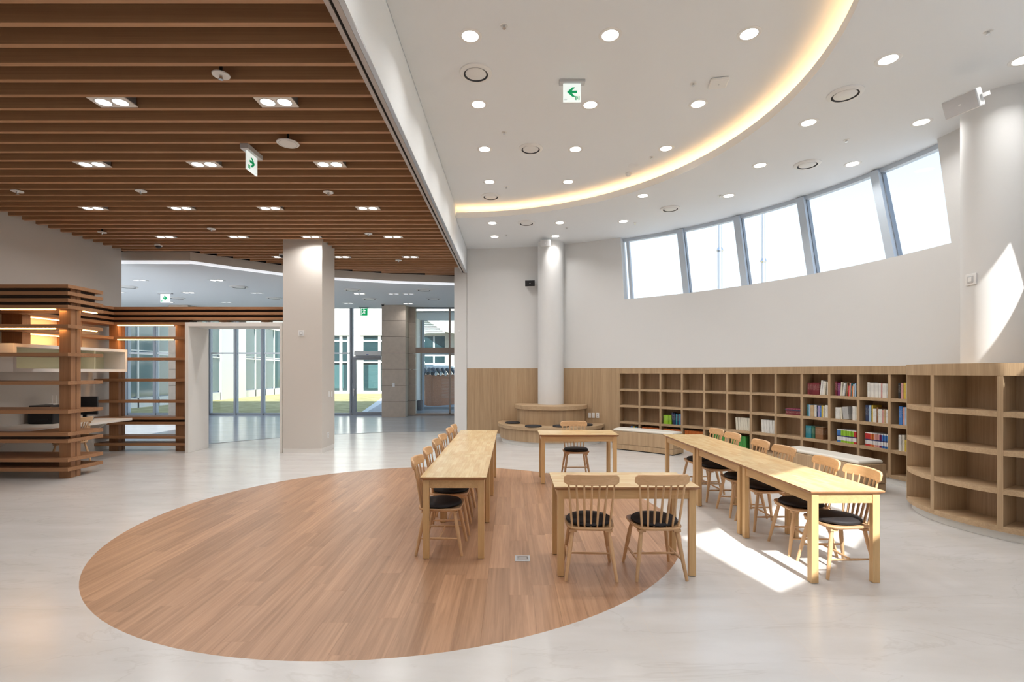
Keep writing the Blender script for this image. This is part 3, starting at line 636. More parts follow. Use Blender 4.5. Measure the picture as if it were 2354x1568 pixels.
# rounded bookcase round the right-hand column
RB = Vector((5.95, 5.6, 0)); R1 = 1.2
cb = thing('rounded_bookcase', 'rounded oak bookcase with open cubbies wrapped around the column', 'bookcase')
slab(RB, R1+.005, 1.652, 1.78, 'oak_v', 'top', cb); slab(RB, R1-.05, 0, .11, 'plinth', 'plinth', cb)
a0, a1 = 98, 258; dv = [146.2, 177.6, 209.0, 240.4]
for z in ZR[1:]: MB().arc(R1-.36, R1, a0, a1, z-.028, z+.028, 40, RB).build('shelf', 'oak_h', cb, 30)
MB().arc(R1-.38, R1-.36, a0, a1, .11, 1.66, 40, RB).build('back_panel', 'oak_in', cb, 30)
for t in dv+[a0, a1]: MB().arc(R1-.36, R1+.002, t-1.15, t+1.15, .11, 1.652, 1, RB).build('divider', 'oak_v', cb)
# ---- benches
def bench(t0, t1, label):
    b = thing('curved_bench', label, 'bench')
    MB().arc(6.03, 6.48, t0, t1, .13, .40, 16).build('box', 'oak_v', b, 30, .004)
    MB().arc(6.035, 6.475, t0+.05, t1-.05, .02, .125, 16).build('drawer_front', 'oak_v', b, 30)
    MB().arc(6.06, 6.45, t0+.3, t1-.3, 0, .02, 16).build('foot', 'dark_void', b, 30)
    MB().arc(6.05, 6.46, t0+.2, t1-.2, .40, .455, 16).build('seat_pad', 'leather_cream', b, 30, .022)
bench(43.2, 56.3, 'curved oak bench with cream pad near the empty cubbies and tiered seat')
bench(9.5, 22.6, 'curved oak bench with cream pad near the rounded bookcase, partly sunlit')
# ================================================================== TIMBER LATTICE SHELVING, PORTAL, DESK
LV = [3.04, 2.93, 2.82, 2.715, 2.41, 1.965, 1.515, 1.062, .705, .60, .30, .15]; BT = .028
def post(par, x0, x1, y0, z1=3.02, sidegap=.10):
    MB().box(x0, x1, y0, y0+.095, 0, z1).build('post', 'post_wood', par, bevel=.003)
    MB().box(x0+.012, x1-.012, y0+.095, y0+.11, 0, z1).build('post_groove', 'dark_void', par)
    MB().box(x0, x1, y0+.11, y0+.19, 0, z1).build('post', 'post_wood', par, bevel=.003)
YF1 = 7.86
us = thing('lattice_shelf', 'freestanding open timber shelf of stacked boards at the hall corner', 'shelf', (-7.0, YF1, 0))
us_o = Vector((-7.0, YF1, 0))
for i, z in enumerate(LV):
    xc = {5: -1.03, 8: -.75}.get(i)
    if xc: MB().prism([(-1.84, 0), (.03, 0), (.03, .68), (xc, .68), (xc, .20), (-1.84, .20)], z-BT, z+BT).build('board', 'shelf_wood', us)
    else: MB().box(-1.84, .03, 0, .68, z-BT, z+BT).build('board', 'shelf_wood', us, bevel=.003)
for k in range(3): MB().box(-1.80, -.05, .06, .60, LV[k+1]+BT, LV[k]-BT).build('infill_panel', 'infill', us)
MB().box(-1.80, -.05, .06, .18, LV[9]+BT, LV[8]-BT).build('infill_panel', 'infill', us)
for x0 in (-.215,): post(us, x0, x0+.18, .12)
for z in (LV[3], LV[4]):
    MB().box(-1.15, -.235, .06, .085, z-BT-.014, z-BT).build('led_strip', 'led_warm', us)
    MB().box(-.03, -.005, .34, .60, z-BT-.014, z-BT).build('led_strip', 'led_warm', us)
    area('led_light', us, (-.6, .09, z-BT-.02), 1.5, 1.0, 'RECTANGLE', .06, (1, .55, .20), spread=180)
YF2 = 10.6
ub = thing('lattice_shelf', 'open timber board shelf between side wall and white portal', 'shelf', (XL, YF2, 0))
for i, z in enumerate(LV):
    if i < 3: MB().box(.002, XL and (-4.80-XL), 0, .36, z-BT, z+BT).build('board', 'shelf_wood', ub, bevel=.003)
    else: MB().box(.002, (-6.835-XL), 0, .36, z-BT, z+BT).build('board', 'shelf_wood', ub, bevel=.003)
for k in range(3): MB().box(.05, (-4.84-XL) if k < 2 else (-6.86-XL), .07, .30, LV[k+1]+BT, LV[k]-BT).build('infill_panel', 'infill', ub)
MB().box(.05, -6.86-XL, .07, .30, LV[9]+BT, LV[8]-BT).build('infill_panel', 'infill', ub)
post(ub, .24, .44, .10, 3.02); post(ub, 1.66, 1.86, .10, 3.02)
for x0 in (2.6, 3.5): 
    MB().box(x0, x0+.16, .10, .28, 2.76, 3.01).build('spacer', 'post_wood', ub)
for z in (LV[3], LV[4]):
    MB().box(.46, 1.65, .045, .07, z-BT-.014, z-BT).build('led_strip', 'led_warm', ub)
    area('led_light', ub, (1.05, .06, z-BT-.02), 2.5, 1.2, 'RECTANGLE', .05, (1, .55, .20), spread=180)
uw = thing('wall_shelf', 'timber boards running along the side wall between the two lattice shelves', 'shelf', (XL, 8.56, 0))
for z in LV[:5]: MB().box(.002, .42, 0, YF2-8.56-.002, z-BT, z+BT).build('board', wood('shelf_wood_y', (.40, .205, .10), (.28, .135, .062), 'Y', .5, 60, 1.2, .05) if 'shelf_wood_y' not in MAT else 'shelf_wood_y', uw, bevel=.003)
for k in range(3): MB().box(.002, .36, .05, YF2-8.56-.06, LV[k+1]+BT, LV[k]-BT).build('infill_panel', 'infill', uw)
for y0 in (.12, 1.18): 
    MB().box(.002, .36, y0, y0+.15, 2.16, 3.0).build('post', 'post_wood', uw)
for z in (LV[3], LV[4]):
    MB().box(.12, .15, .30, 1.1, z-BT-.014, z-BT).build('led_strip', 'led_warm', uw); area('led_light', uw, (.2, 1.0, z-BT-.02), 2.5, .06, 'RECTANGLE', 1.6, (1, .55, .20), spread=180)
# white wall box
wb = thing('display_box', 'white wall mounted display box with pale green interior above the desk', 'display box', (XL, 8.08, 1.69))
LB, HB, XD = 2.4, .465, .80
fr = .055
MB().box(.002, XD, 0, LB, 0, fr).box(.002, XD, 0, LB, HB-fr, HB).box(.002, XD, 0, fr, fr, HB-fr).box(.002, XD, LB-fr, LB, fr, HB-fr).build('frame', 'portal_paint', wb)
MB().box(.002, .35, fr, LB-fr, fr, HB-fr).build('back_panel', 'lime_wall', wb)
MB().box(.35, XD-.005, LB*.66, LB*.66+.02, fr, HB-fr).build('divider', 'lime_wall', wb)
# desk
dk = thing('wall_desk', 'white wall mounted desk shelf behind the timber lattice', 'desk', (XL, 8.15, 0))
MB().box(.002, 1.08, 0, 2.1, .70, .745).build('desktop', 'desk_white', dk, bevel=.004)
MB().prism_y([(.002, .25), (.06, .25), (.75, .68), (.75, .70), (.002, .70)], 1.9, 1.94).build('bracket', 'desk_white', dk)
MB().prism_y([(.002, .25), (.06, .25), (.75, .68), (.75, .70), (.002, .70)], .12, .16).build('bracket', 'desk_white', dk)
pr = thing('printer', 'black office printer on the white desk behind the timber lattice', 'printer', (-8.52, 9.25, .745))
MB().box(-.24, .22, -.2, .2, 0, .26).build('body', 'black_plastic', pr, bevel=.015); MB().box(-.23, .17, -.19, .19, .26, .335).build('scanner_lid', plain('black2', (.02, .02, .022), .35), pr, bevel=.01)
MB().box(-.15, .15, -.215, -.2, .05, .09).build('paper_tray', 'black_plastic', pr); MB().box(.222, .225, -.03, .0, .19, .21).build('indicator', plain('blue_ind', (.02, .08, .4)), pr)
rt = thing('router', 'small white router with two antennas on top of the printer', 'router', (-8.50, 9.25, 1.082))
MB().box(-.06, .07, -.05, .05, 0, .025).build('body', 'white_plastic', rt, bevel=.006)
for v in (-.02, .05): MB().tube((v, .03, .02), (v, .03, .17), .006, n=8).build('antenna', 'white_plastic', rt)
mo = thing('monitor', 'black computer monitor on the white desk behind the timber post', 'monitor', (-8.42, 9.86, .745), rad(8))
MB().box(-.27, .24, -.02, .02, .10, .46).build('screen', 'black_plastic', mo, bevel=.006); MB().box(-.03, .03, -.0, .03, 0, .15).build('stand_neck', 'black_plastic', mo); MB().box(-.12, .12, -.08, .1, 0, .012).build('stand_base', 'black_plastic', mo, bevel=.004)
# portal
po = thing('portal_frame', 'deep white doorway frame leading to the foyer beside the column', 'portal')
pxl, pxr, yf, pd = -6.82, -4.78, 10.44, .70; zp = EYE+(H0-741)*yf/F
MB().box(pxl, pxl+.075, yf, yf+pd, 0, zp).build('jamb', 'portal_paint', po, bevel=.004); MB().box(pxr-.06, pxr, yf, yf+pd, 0, zp).build('jamb', 'portal_paint', po, bevel=.004)
MB().box(pxl+.075, pxr-.06, yf, yf+pd, zp-.085, zp).build('lintel', 'portal_paint', po, bevel=.004)
# ================================================================== TABLES
def make_table():
    t = thing('reading_table', '', 'table')
    Lx, Wy, H = .5985, .2985, .745
    pts = [(-Lx, -Wy), (Lx, -Wy), (Lx, Wy), (-Lx, Wy)]
    v = []
    for z, ins in ((H-.030, .022), (H-.012, .0), (H-.002, 0), (H, .002)):
        v += [(x-math.copysign(ins, x), y-math.copysign(ins, y), z) for x, y in pts]
    f = [(3, 2, 1, 0), (12, 13, 14, 15)]
    for k in range(3): f += [(4*k+i, 4*k+(i+1) % 4, 4*k+4+(i+1) % 4, 4*k+4+i) for i in range(4)]
    m = MB(); m.add(v, f); m.m = [1, 0]+[1]*8+[0]*4; m.build('tabletop', ['table_top', wood('edge_wood', (.42, .22, .11), (.33, .165, .08), 'X', .35, 40, 3, .05)], t)
    s = .056
    for sx in (-1, 1):
        for sy in (-1, 1):
            cx, cy2 = sx*(Lx-.055), sy*(Wy-.05); h = s/2; c = .016
            q = [(-h, -h), (h, -h), (h, h), (-h, h)]
            poly_ = []
            for a, b in q:                      # chamfer the inner corner
                if a*sx < 0 and b*sy < 0:
                    e1 = (a, b-math.copysign(c, b)); e2 = (a-math.copysign(c, a), b)
                    poly_ += [e1, e2] if (a > 0) == (b > 0) and False else sorted([e1, e2], key=lambda p: atan2(p[1], p[0]))
                else: poly_.append((a, b))
            poly_ = sorted(poly_, key=lambda p: atan2(p[1], p[0]))
            lg = MB().prism([(cx+a, cy2+b) for a, b in poly_], 0.004, H-.03).build('leg', 'leg_wood', t)
            MB().box(cx-.02, cx+.02, cy2-.02, cy2+.02, 0, .004).build('foot_pad', 'rubber', lg)
    for sy in (-1, 1): y0 = sy*(Wy-.042); MB().box(-Lx+.08, Lx-.08, y0-.011, y0+.011, H-.105, H-.03).build('apron', 'apron_wood', t)
    for sx in (-1, 1): x0 = sx*(Lx-.046); MB().box(x0-.011, x0+.011, -Wy+.075, Wy-.075, H-.105, H-.03).build('apron', 'apron_wood', t)
    return t
tp = make_table(); first = True
tabs = []
for i, nm in enumerate(('nearest the brass-coloured floor outlet', 'in the middle of the row', 'nearest the tiered seat')):
    tabs.append((-.524, 4.487+.6+1.213*i, 90, ('light wood table at the floor outlet end of the straight row of three',
                 'middle light wood table in the straight row backing the foyer',
                 'light wood table at the tiered seat end of the row backing the foyer')[i], 'reading tables'))
tabs.append((.951, 4.404, 0, 'single light wood table with two chairs standing over the disc edge', 'reading tables'))
tabs.append((1.018, 7.82, 0, 'single light wood table with one chair facing away from the tiered seat', 'reading tables'))
for i in range(3):
    u = i*1.2
    tabs.append((2.655-.0235*u, 4.565+u*1.0, 91.35, ('sunlit light wood table at the sunny end of the row by the bookcases',
                 'half shaded middle light wood table in the row by the bookcases',
                 'shaded light wood table at the far bench end of the row by the bookcases')[i], 'reading tables'))
for x, y, a, lab, grp in tabs:
    o = tp if first else copy_tree(tp); first = False
    o.location = (x, y, 0); o.rotation_euler = (0, 0, rad(a)); o['label'] = lab; o['group'] = grp
# ================================================================== CHAIRS
def make_chair():
    t = thing('spindle_chair', '', 'chair'); ZSEAT = .43
    out = []
    for i in range(40):                        # seat outline, front (+y) broad, back narrower
        a = 2*pi*i/40; c_, s_ = cos(a), sin(a); e_ = .42
        x = math.copysign(abs(c_)**e_, c_); y = math.copysign(abs(s_)**.55, s_)
        out.append((x*(.205+.012*y), y*.205-.005))
    m = MB(); n = len(out)
    lay = [(.84, ZSEAT-.034), (.97, ZSEAT-.022), (1, ZSEAT-.010), (.985, ZSEAT), (.75, ZSEAT-.006), (.3, ZSEAT-.009)]
    v = [(x*k, y*k, z) for k, z in lay for x, y in out]
    f = [tuple(range(n-1, -1, -1)), tuple(range((len(lay)-1)*n, len(lay)*n))]
    for l in range(len(lay)-1): f += [(l*n+i, l*n+(i+1) % n, (l+1)*n+(i+1) % n, (l+1)*n+i) for i in range(n)]
    m.add(v, f); seat_o = m.build('seat', 'chair_wood_x', t, 35)
    top = {}
    for sx in (-1, 1):
        for sy in (-1, 1):
            a = (sx*.145, sy*.135, ZSEAT-.028); b = (sx*.205, sy*.212, 0)
            mm = MB(); A_ = Vector(a); B2 = Vector(b); mid = A_+(B2-A_)*.35
            mm.tube(A_, mid, .0145, .0185, 12, caps=False); mm.tube(mid, B2, .0185, .0125, 12); mm.build('leg', 'chair_wood', t, 50)
            top[(sx, sy)] = (A_, B2)
            MB().box(a[0]-.03, a[0]+.03, a[1]-.03, a[1]+.03, ZSEAT-.048, ZSEAT-.028).build('seat_block', 'chair_wood_x', seat_o)
    mids = []
    for sx in (-1, 1):
        p = top[(sx, 1)][0].lerp(top[(sx, 1)][1], .62); q = top[(sx, -1)][0].lerp(top[(sx, -1)][1], .62); c_ = p.lerp(q, .5)
        mm = MB(); mm.tube(p, c_, .0075, .0105, 10, caps=False); mm.tube(c_, q, .0105, .0075, 10); mm.build('side_stretcher', 'chair_wood', t, 50); mids.append(c_)
    mm = MB(); cc = mids[0].lerp(mids[1], .5); mm.tube(mids[0], cc, .0075, .0105, 10, caps=False); mm.tube(cc, mids[1], .0105, .0075, 10); mm.build('centre_stretcher', 'chair_wood_x', t, 50)
    for k in range(7):
        u = (k-3)/3; a = Vector((u*.150, -.168+.022*u*u*0, ZSEAT-.012)); b = Vector((u*.186, -.262+.040*u*u, .80))
        mm = MB(); md = a.lerp(b, .4); mm.tube(a, md, .0085, .0105, 10, caps=False); mm.tube(md, b, .0105, .0075, 10); mm.build('spindle', 'chair_wood', t, 50)
    m = MB(); n = 18; v = []
    for i in range(n+1):
        u = -1+2*i/n; x = u*.222; y = -.268+.052*u*u; h0, h1 = .785, .868
        e_ = max(0, (abs(u)-.86)/.14); h0 += .016*e_*e_; h1 -= .020*e_*e_; w = .0125-.004*e_
        h1 += .006*(1-u*u); lean = -.014
        v += [(x, y-w, h0), (x, y+w, h0), (x, y+w+lean, h1), (x, y-w+lean, h1)]
    f = []
    for i in range(n):
        for q in range(4): l = (q+1) % 4; f.append((4*i+q, 4*i+4+q, 4*i+4+l, 4*i+l))
    f += [(0, 1, 2, 3), (4*n+3, 4*n+2, 4*n+1, 4*n)]; m.add(v, f); m.build('crest_rail', 'chair_wood_x', t, 35, .006)
    return t
cp = make_chair()
cu = thing('seat_cushion', '', 'cushion')
MB().lathe([(0, 0), (.172, 0), (.190, .010), (.192, .022), (.180, .034), (.10, .040), (0, .041)], n=36).build('pad', 'cushion_black', cu, 60)
MB().lathe([(.186, .006), (.194, .010), (.186, .014)], n=36).build('piping', 'cushion_black', cu, 60)
chairs = []
dirn = 'from the tiered seat along the row backing the foyer'
for i, (y, x, a) in enumerate(((4.80, -.665, -91), (5.36, -.655, -88), (6.03, -.665, -90), (6.50, -.66, -92), (7.24, -.655, -90), (7.70, -.645, -90))):
    chairs.append((x, y, a, f'wooden spindle chair, {ORD[5-i]} {dirn}', 'chairs of the row backing the foyer', f'chair {ORD[5-i]} from the tiered seat, row backing the foyer'))
chairs.append((.655, 4.245, -3, 'wooden spindle chair with dark streaked crest rail, at the disc edge table', 'chairs at the single near table', 'dark crested chair at the disc edge table'))
chairs.append((1.205, 4.245, 2, 'pale crested wooden spindle chair straddling disc edge and cream floor at single table', 'chairs at the single near table', 'pale crested chair straddling the disc edge'))
chairs.append((1.03, 8.06, 180, 'lone wooden spindle chair between the tiered seat and a single table', 'chair at the far single table', 'lone chair before the tiered seat'))
for i, (y, x, a) in enumerate(((4.28, 2.775, 92), (4.78, 2.768, 87), (5.485, 2.76, 92), (5.98, 2.742, 88), (6.68, 2.725, 92), (7.16, 2.708, 92))):
    chairs.append((x, y, a, f'wooden spindle chair, {ORD[i]} from the sunny end of the row by the bookcases', 'chairs of the row by the bookcases', f'chair {ORD[i]} from the sunny end, row by the bookcases'))
chairs.append((-7.98, 9.05, 97, 'wooden spindle chair tucked at the white desk behind the timber lattice', 'chair at the white desk', ''))
first = True
for x, y, a, lab, grp, short in chairs:
    o = cp if first else copy_tree(cp)
    o.location = (x, y, 0); o.rotation_euler = (0, 0, rad(a)); o['label'] = lab; o['group'] = grp
    if x > -7:
        q = cu if first else copy_tree(cu); q.location = (x+random.uniform(-.006, .006), y+random.uniform(-.006, .006), .4302); q.rotation_euler = (0, 0, rad(a))
        q['label'] = 'black round cushion on the '+short; q['group'] = 'cushions on chairs'
    first = False
for i, (xx, yy) in enumerate(((1180, 971), (1226, 979), (1290, 979), (1344, 976))):
    p = P(xx, yy, .465); q = copy_tree(cu); q.location = (p.x, p.y, .445)
    q['label'] = f'black round cushion on the lower tier of the round seat, {ORD[i]} from the wall end'; q['group'] = 'cushions on the tiered seat'
# ================================================================== BOOKS
PAL = dict(burgundy=(.16, .012, .02), maroon=(.22, .02, .06), purple=(.20, .03, .14), white=(.74, .73, .69), cream=(.70, .66, .55), grey=(.45, .45, .44),
           red=(.55, .03, .03), blue=(.05, .18, .50), lightblue=(.35, .50, .68), navy=(.015, .03, .09), teal=(.02, .22, .28), green=(.06, .30, .06), lime=(.30, .55, .03),
           orange=(.60, .16, .03), yellow=(.62, .46, .06), brown=(.25, .12, .05), tan=(.50, .36, .20), pink=(.65, .33, .30), black=(.02, .02, .022), lavender=(.38, .34, .55), darkgreen=(.02, .12, .07))
ROWN = ['top', 'second', 'third', 'bottom']
def put_book(col, row, pos, w, h, d, cname, kind='title', lean=0, back=.03, idx=0, label=None, group=None, lying=None):
    m = MB(); t_ = .003
    if lying is None:
        m.box(-w/2, w/2, 0, t_, 0, h).box(-w/2, -w/2+t_*.8, t_, d, 0, h).box(w/2-t_*.8, w/2, t_, d, 0, h)
        m.box(-w/2+t_*.8, w/2-t_*.8, t_, d-.004, .003, h-.004, 1)
    else:
        m.box(-w/2, w/2, 0, d, 0, t_).box(-w/2, w/2, 0, d, h-t_, h).box(-w/2, w/2, 0, t_, t_, h-t_).box(-w/2+.004, w/2-.004, t_, d-.004, t_, h-t_, 1)
    cell_l = TH[col]-hd; ang = cell_l-deg(pos/RW)
    o = m.build('book', [book_mat(PAL[cname], kind), 'book_page'])
    z = ZR[row+1]+TB/2+(lying or 0); p = pol(ang, RW+back, z)
    o.rotation_mode = 'XYZ'
    if lean:
        o.location = (p.x, p.y, p.z+abs(sin(rad(lean)))*w/2); o.rotation_euler = (0, rad(lean), rad(ang-90))
    else: o.location = p; o.rotation_euler = (0, 0, rad(ang-90))
    tag(o, label, 'book', group); return o
CELLW = rad(4.077-2*hd)*RW
def bay(col): return f'{ORD[11-col]} bay from rounded bookcase'
def shelf_row(col, row, start, spec, end=1.0, group=None):
    spec = [s if len(s) > 4 else s+('title',)*(5-len(s)) for s in spec]
    ln = [x[3] if isinstance(x[3], (int, float)) else 0 for x in spec]; n = len(spec); tn = lambda v: math.tan(rad(v))
    gaps = [0]*(n+1)                   # room taken by the slant of leaning books
    for i in range(n):
        nx = ln[i+1] if i+1 < n else 0; pv = ln[i-1] if i else 0
        if ln[i] > max(nx, 0): gaps[i+1] += spec[i][1]*(tn(ln[i])-tn(max(nx, 0)))
        if ln[i] < min(pv, 0): gaps[i] += spec[i][1]*(tn(-ln[i])-tn(-min(pv, 0)))
    tot = sum(x[0] for x in spec); span = (end-start)*CELLW-.004-sum(gaps); pos = start*CELLW+.002; sc = span/tot
    for i, (w, h, cn, _, kind) in enumerate(spec):
        ww = w*sc; pos += gaps[i]
        if kind == 'series': lab = f'{cn} spined series volume, {ROWN[row]} row, {bay(col)}'
        else: lab = f'{cn} book {ORD[i]} along from its bay divider, {ROWN[row]} row, {bay(col)}'
        put_book(col, row, pos+ww/2, ww*.93/(1+.3*abs(sin(rad(ln[i])))), h, .16+.03*random.random(), cn, kind, ln[i], .035+.015*random.random(), i, lab, group or f'books in {ROWN[row]} row, {bay(col)}')
        pos += ww
s_ = lambda *a: [tuple(x) for x in a]
shelf_row(8, 0, .12, s_((25, .205, 'burgundy', 0), (20, .205, 'burgundy', 0), (75, .21, 'burgundy', 0), (18, .25, 'white', 7), (20, .24, 'white', 7), (18, .235, 'cream', 6), (14, .225, 'white', 0), (14, .23, 'maroon', 0)))
shelf_row(9, 0, .12, s_((20, .24, 'burgundy', 0), (30, .215, 'purple', 0), (16, .23, 'cream', 4), (16, .21, 'white', 8), (14, .215, 'grey', 9), (14, .225, 'brown', 6), (14, .17, 'red', 3), (14, .22, 'pink', 2), (12, .21, 'teal', 2), (12, .17, 'orange', 2), (14, .20, 'white', 1), (14, .215, 'lightblue', 0), (14, .21, 'black', 0), (12, .15, 'pink', 0)))
shelf_row(10, 0, .20, s_((26, .235, 'white', 0), *[(14, .225, 'white', 0)]*8, (14, .225, 'pink', 0), (45, .22, 'white', 0), (16, .22, 'white', 0), (10, .215, 'orange', 0)))
shelf_row(11, 0, .16, s_((18, .235, 'black', 0), (12, .235, 'pink', 0), (14, .24, 'yellow', 0), (16, .24, 'cream', 0), (12, .21, 'white', 0), (12, .235, 'white', 0), (16, .23, 'darkgreen', 0), (12, .22, 'lime', 0), (20, .22, 'white', 0)))
shelf_row(8, 1, .10, s_((18, .205, 'teal', 0), (14, .205, 'lightblue', 0), (30, .20, 'tan', 0), (22, .205, 'white', 0), (14, .20, 'navy', 0), (16, .20, 'lavender', 0), (12, .20, 'blue', 0), (18, .205, 'yellow', 0), (10, .20, 'white', 0), (38, .215, 'white', 0), (6, .20, 'pink', 0)))
shelf_row(9, 1, .11, s_((30, .19, 'white', 0), (12, .19, 'white', 0), (16, .195, 'cream', -5), (55, .205, 'grey', -7)), .66)
shelf_row(9, 1, .75, s_((16, .225, 'white', 0), (16, .225, 'white', 0), (16, .22, 'cream', 0), (16, .22, 'white', 0)))
shelf_row(10, 1, .14, s_((32, .26, 'navy', 0), (20, .26, 'lightblue', 0), (16, .265, 'yellow', 0), (32, .21, 'white', 0), (16, .235, 'brown', 0), (36, .21, 'white', 0), (14, .20, 'pink', 0), (18, .21, 'tan', 0), (20, .21, 'white', 0), (20, .205, 'white', 0)))
shelf_row(11, 1, .19, s_((22, .275, 'blue', 0), (14, .265, 'pink', 0), (16, .27, 'lightblue', 0), (14, .265, 'lavender', 0), (40, .255, 'maroon', 0), (36, .255, 'navy', 0)))
shelf_row(2, 2, .06, s_((16, .20, 'lime', 0), (16, .20, 'lime', 0), (16, .20, 'lime', 0), (16, .20, 'lime', 0), (14, .20, 'lime', 0), (16, .26, 'navy', -6), (16, .25, 'navy', -5), (14, .245, 'teal', 0), (14, .245, 'navy', 0), (14, .245, 'teal', 0), (14, .245, 'blue', 0)))
shelf_row(5, 2, .28, s_(*[(20, .255, 'cream', -4, 'paper')]*6))
shelf_row(6, 2, .34, s_(*[(20, .25, 'white', -3, 'paper')]*5))
shelf_row(8, 2, .04, s_((22, .215, 'teal', 0), (22, .215, 'teal', 0), (26, .215, 'darkgreen', 0), (60, .21, 'brown', 0)), .75)
shelf_row(9, 2, .18, s_(*[(14, .215, 'blue', 0, 'series')]*3, *[(14, .215, 'lime', 0, 'series')]*10, *[(14, .215, 'red', 0, 'series')]*4))
shelf_row(10, 2, .13, s_(*[(14, .215, 'red', 0, 'series')]*4, *[(14, .215, 'orange', 0, 'series')]*3, *[(14, .215, 'pink', 0, 'series')]*4, *[(14, .215, 'purple', 0, 'series')]*2, *[(14, .215, 'blue', 0, 'series')]*4, *[(14, .215, 'green', 0, 'series')]*2))
shelf_row(11, 2, .18, s_((16, .235, 'white', 0), (14, .24, 'cream', 0), (12, .17, 'yellow', 0), (14, .20, 'white', 0), (14, .22, 'black', 0), (14, .20, 'grey', 0), (14, .21, 'white', 0), (14, .2, 'navy', 0), (14, .2, 'white', 0)))
shelf_row(0, 3, .55, s_((20, .27, 'blue', 0), (20, .27, 'yellow', 0), (20, .265, 'teal', 0), (20, .26, 'navy', 0)))
for c_ in (1, 2, 3): shelf_row(c_, 3, .05, s_(*[(15, .27, 'orange', 0, 'paper')]*(14 if c_ == 3 else 10)))
shelf_row(4, 3, .30, s_(*[(18, .27, 'green', 0, 'paper')]*10))
shelf_row(5, 3, .05, s_(*[(18, .26, 'green', -3, 'paper')]*8), .80)
put_book(7, 1, .30, .30, .075, .2, 'burgundy', 'title', 0, .03, 0, 'thick burgundy book lying flat with framed title in the second row', 'books lying flat', 0.0)
put_book(7, 1, .29, .31, .018, .2, 'navy', 'plain', 0, .03, 0, 'thin dark blue book lying between two burgundy ones', 'books lying flat', .076)
put_book(7, 1, .30, .30, .022, .2, 'maroon', 'title', 0, .03, 0, 'thin maroon book topping the flat stack in the second row', 'books lying flat', .095)
# ================================================================== CEILING FITTINGS
def downlight(rr=.105):
    t = thing('downlight', 'round white recessed downlight glowing in the white ceiling', 'ceiling light', group='round downlights in the white ceiling')  # also used for the unseen downlights added for fill
    MB().lathe([(rr*.80, -.003), (rr, -.007), (rr*1.12, -.002), (rr*1.13, 0)], n=36).build('trim_ring', 'white_plastic', t, 40)
    MB().lathe([(0, -.0015), (rr*.83, -.0015), (rr*.83, 0), (0, 0)], n=32).build('lens', 'lens', t.children[0])
    area('lamp', t, (0, 0, -.008), LAMP_RING, rr*1.5)
    return t
inner = [(1081, 83), (1403, 81), (1722, 78), (1100, 240), (1357, 241), (1605, 239), (1114, 343), (1323, 343), (1531, 341), (1125, 418), (1306, 418)]
outer = [(2042, 137), (1859, 282), (2118, 281), (1747, 380), (1960, 377), (1478, 450), (1675, 450), (1433, 509), (1287, 512), (1132, 513), (1137, 544), (1277, 543), (2352, 138)]
pts = [P(x, y, ZI) for x, y in inner]+[P(x, y, ZO) for x, y in outer]
for r_, ths in ((5.1, (-38, -60, -80)), (6.3, (-28, -50, -72)), (3.0, (-80,))):   # unseen downlights added out of view to fill the room
    pts += [pol(t, r_, ZI if r_ < RC else ZO) for t in ths]
dl = downlight()
for i, p in enumerate(pts):
    o = dl if i == 0 else copy_tree(dl); o.location = p
    if p.z < ZI-.1: o['label'] = 'round recessed downlight glowing in the lower ring ceiling'; o['group'] = 'downlights of the ring ceiling'
    else: o['label'] = 'round recessed downlight glowing in the raised ceiling inside the cove'; o['group'] = 'downlights of the raised ceiling'
def diffuser():
    t = thing('air_diffuser', 'round white air diffuser with a dark slot ring in the white ceiling', 'air diffuser', group='round diffusers in the white ceiling')
    MB().lathe([(.140, -.026), (.165, -.026), (.185, -.010), (.186, 0)], n=40).build('outer_ring', 'white_plastic', t, 40)
    MB().lathe([(.105, -.001), (.132, -.001), (.139, -.026)], n=40).build('slot', plain('slot_grey', (.10, .10, .105), .7) and 'slot_grey', t)
    MB().lathe([(0, -.025), (.108, -.024), (.120, -.017), (.116, 0)], n=40).build('core_plate', 'white_plastic', t, 40)
    return t
df = diffuser()
dpts = [P(x, y, ZI) for x, y in ((1094, 167), (1220, 341), (1128, 451))]+[P(x, y, ZO) for x, y in ((1210, 512), (1541, 479), (1856, 377), (1943, 215))]
for i, p in enumerate(dpts):
    o = df if i == 0 else copy_tree(df); o.location = p
    if p.z < ZI-.1: o['label'] = 'round white air diffuser in the lower ring ceiling'; o['group'] = 'diffusers of the ring ceiling'
    else: o['label'] = 'round white air diffuser in the raised ceiling inside the cove'; o['group'] = 'diffusers of the raised ceiling'
fdp = [P(x, y, ZF) for x, y in ((294, 659), (407, 685), (549, 659), (630, 685), (810, 666), (850, 687), (975, 666), (997, 687))]
for p in fdp: o = copy_tree(df); o.location = p; o.scale = (1.35, 1.35, 1); o['label'] = 'round white air diffuser in the flat foyer ceiling'; o['group'] = 'round diffusers in the foyer ceiling'
def sprinkler():
    t = thing('sprinkler_head', 'tiny chrome sprinkler head in the white ceiling', 'sprinkler', group='sprinklers in the white ceiling')
    MB().lathe([(.012, -.004), (.036, -.004), (.04, 0)], n=20).build('escutcheon', 'white_plastic', t)
    MB().tube((0, 0, 0), (0, 0, -.025), .012, n=10).tube((0, 0, -.025), (0, 0, -.029), .018, n=10).build('head', 'chrome', t); return t
sk = sprinkler()
spts = [P(x, y, ZI) for x, y in ((1159, 59), (1159, 304), (1164, 429), (1594, 192), (1498, 361))]+[P(x, y, ZO) for x, y in ((1164, 540), (1303, 523), (1460, 512), (1655, 449), (1946, 322), (2272, 72))]
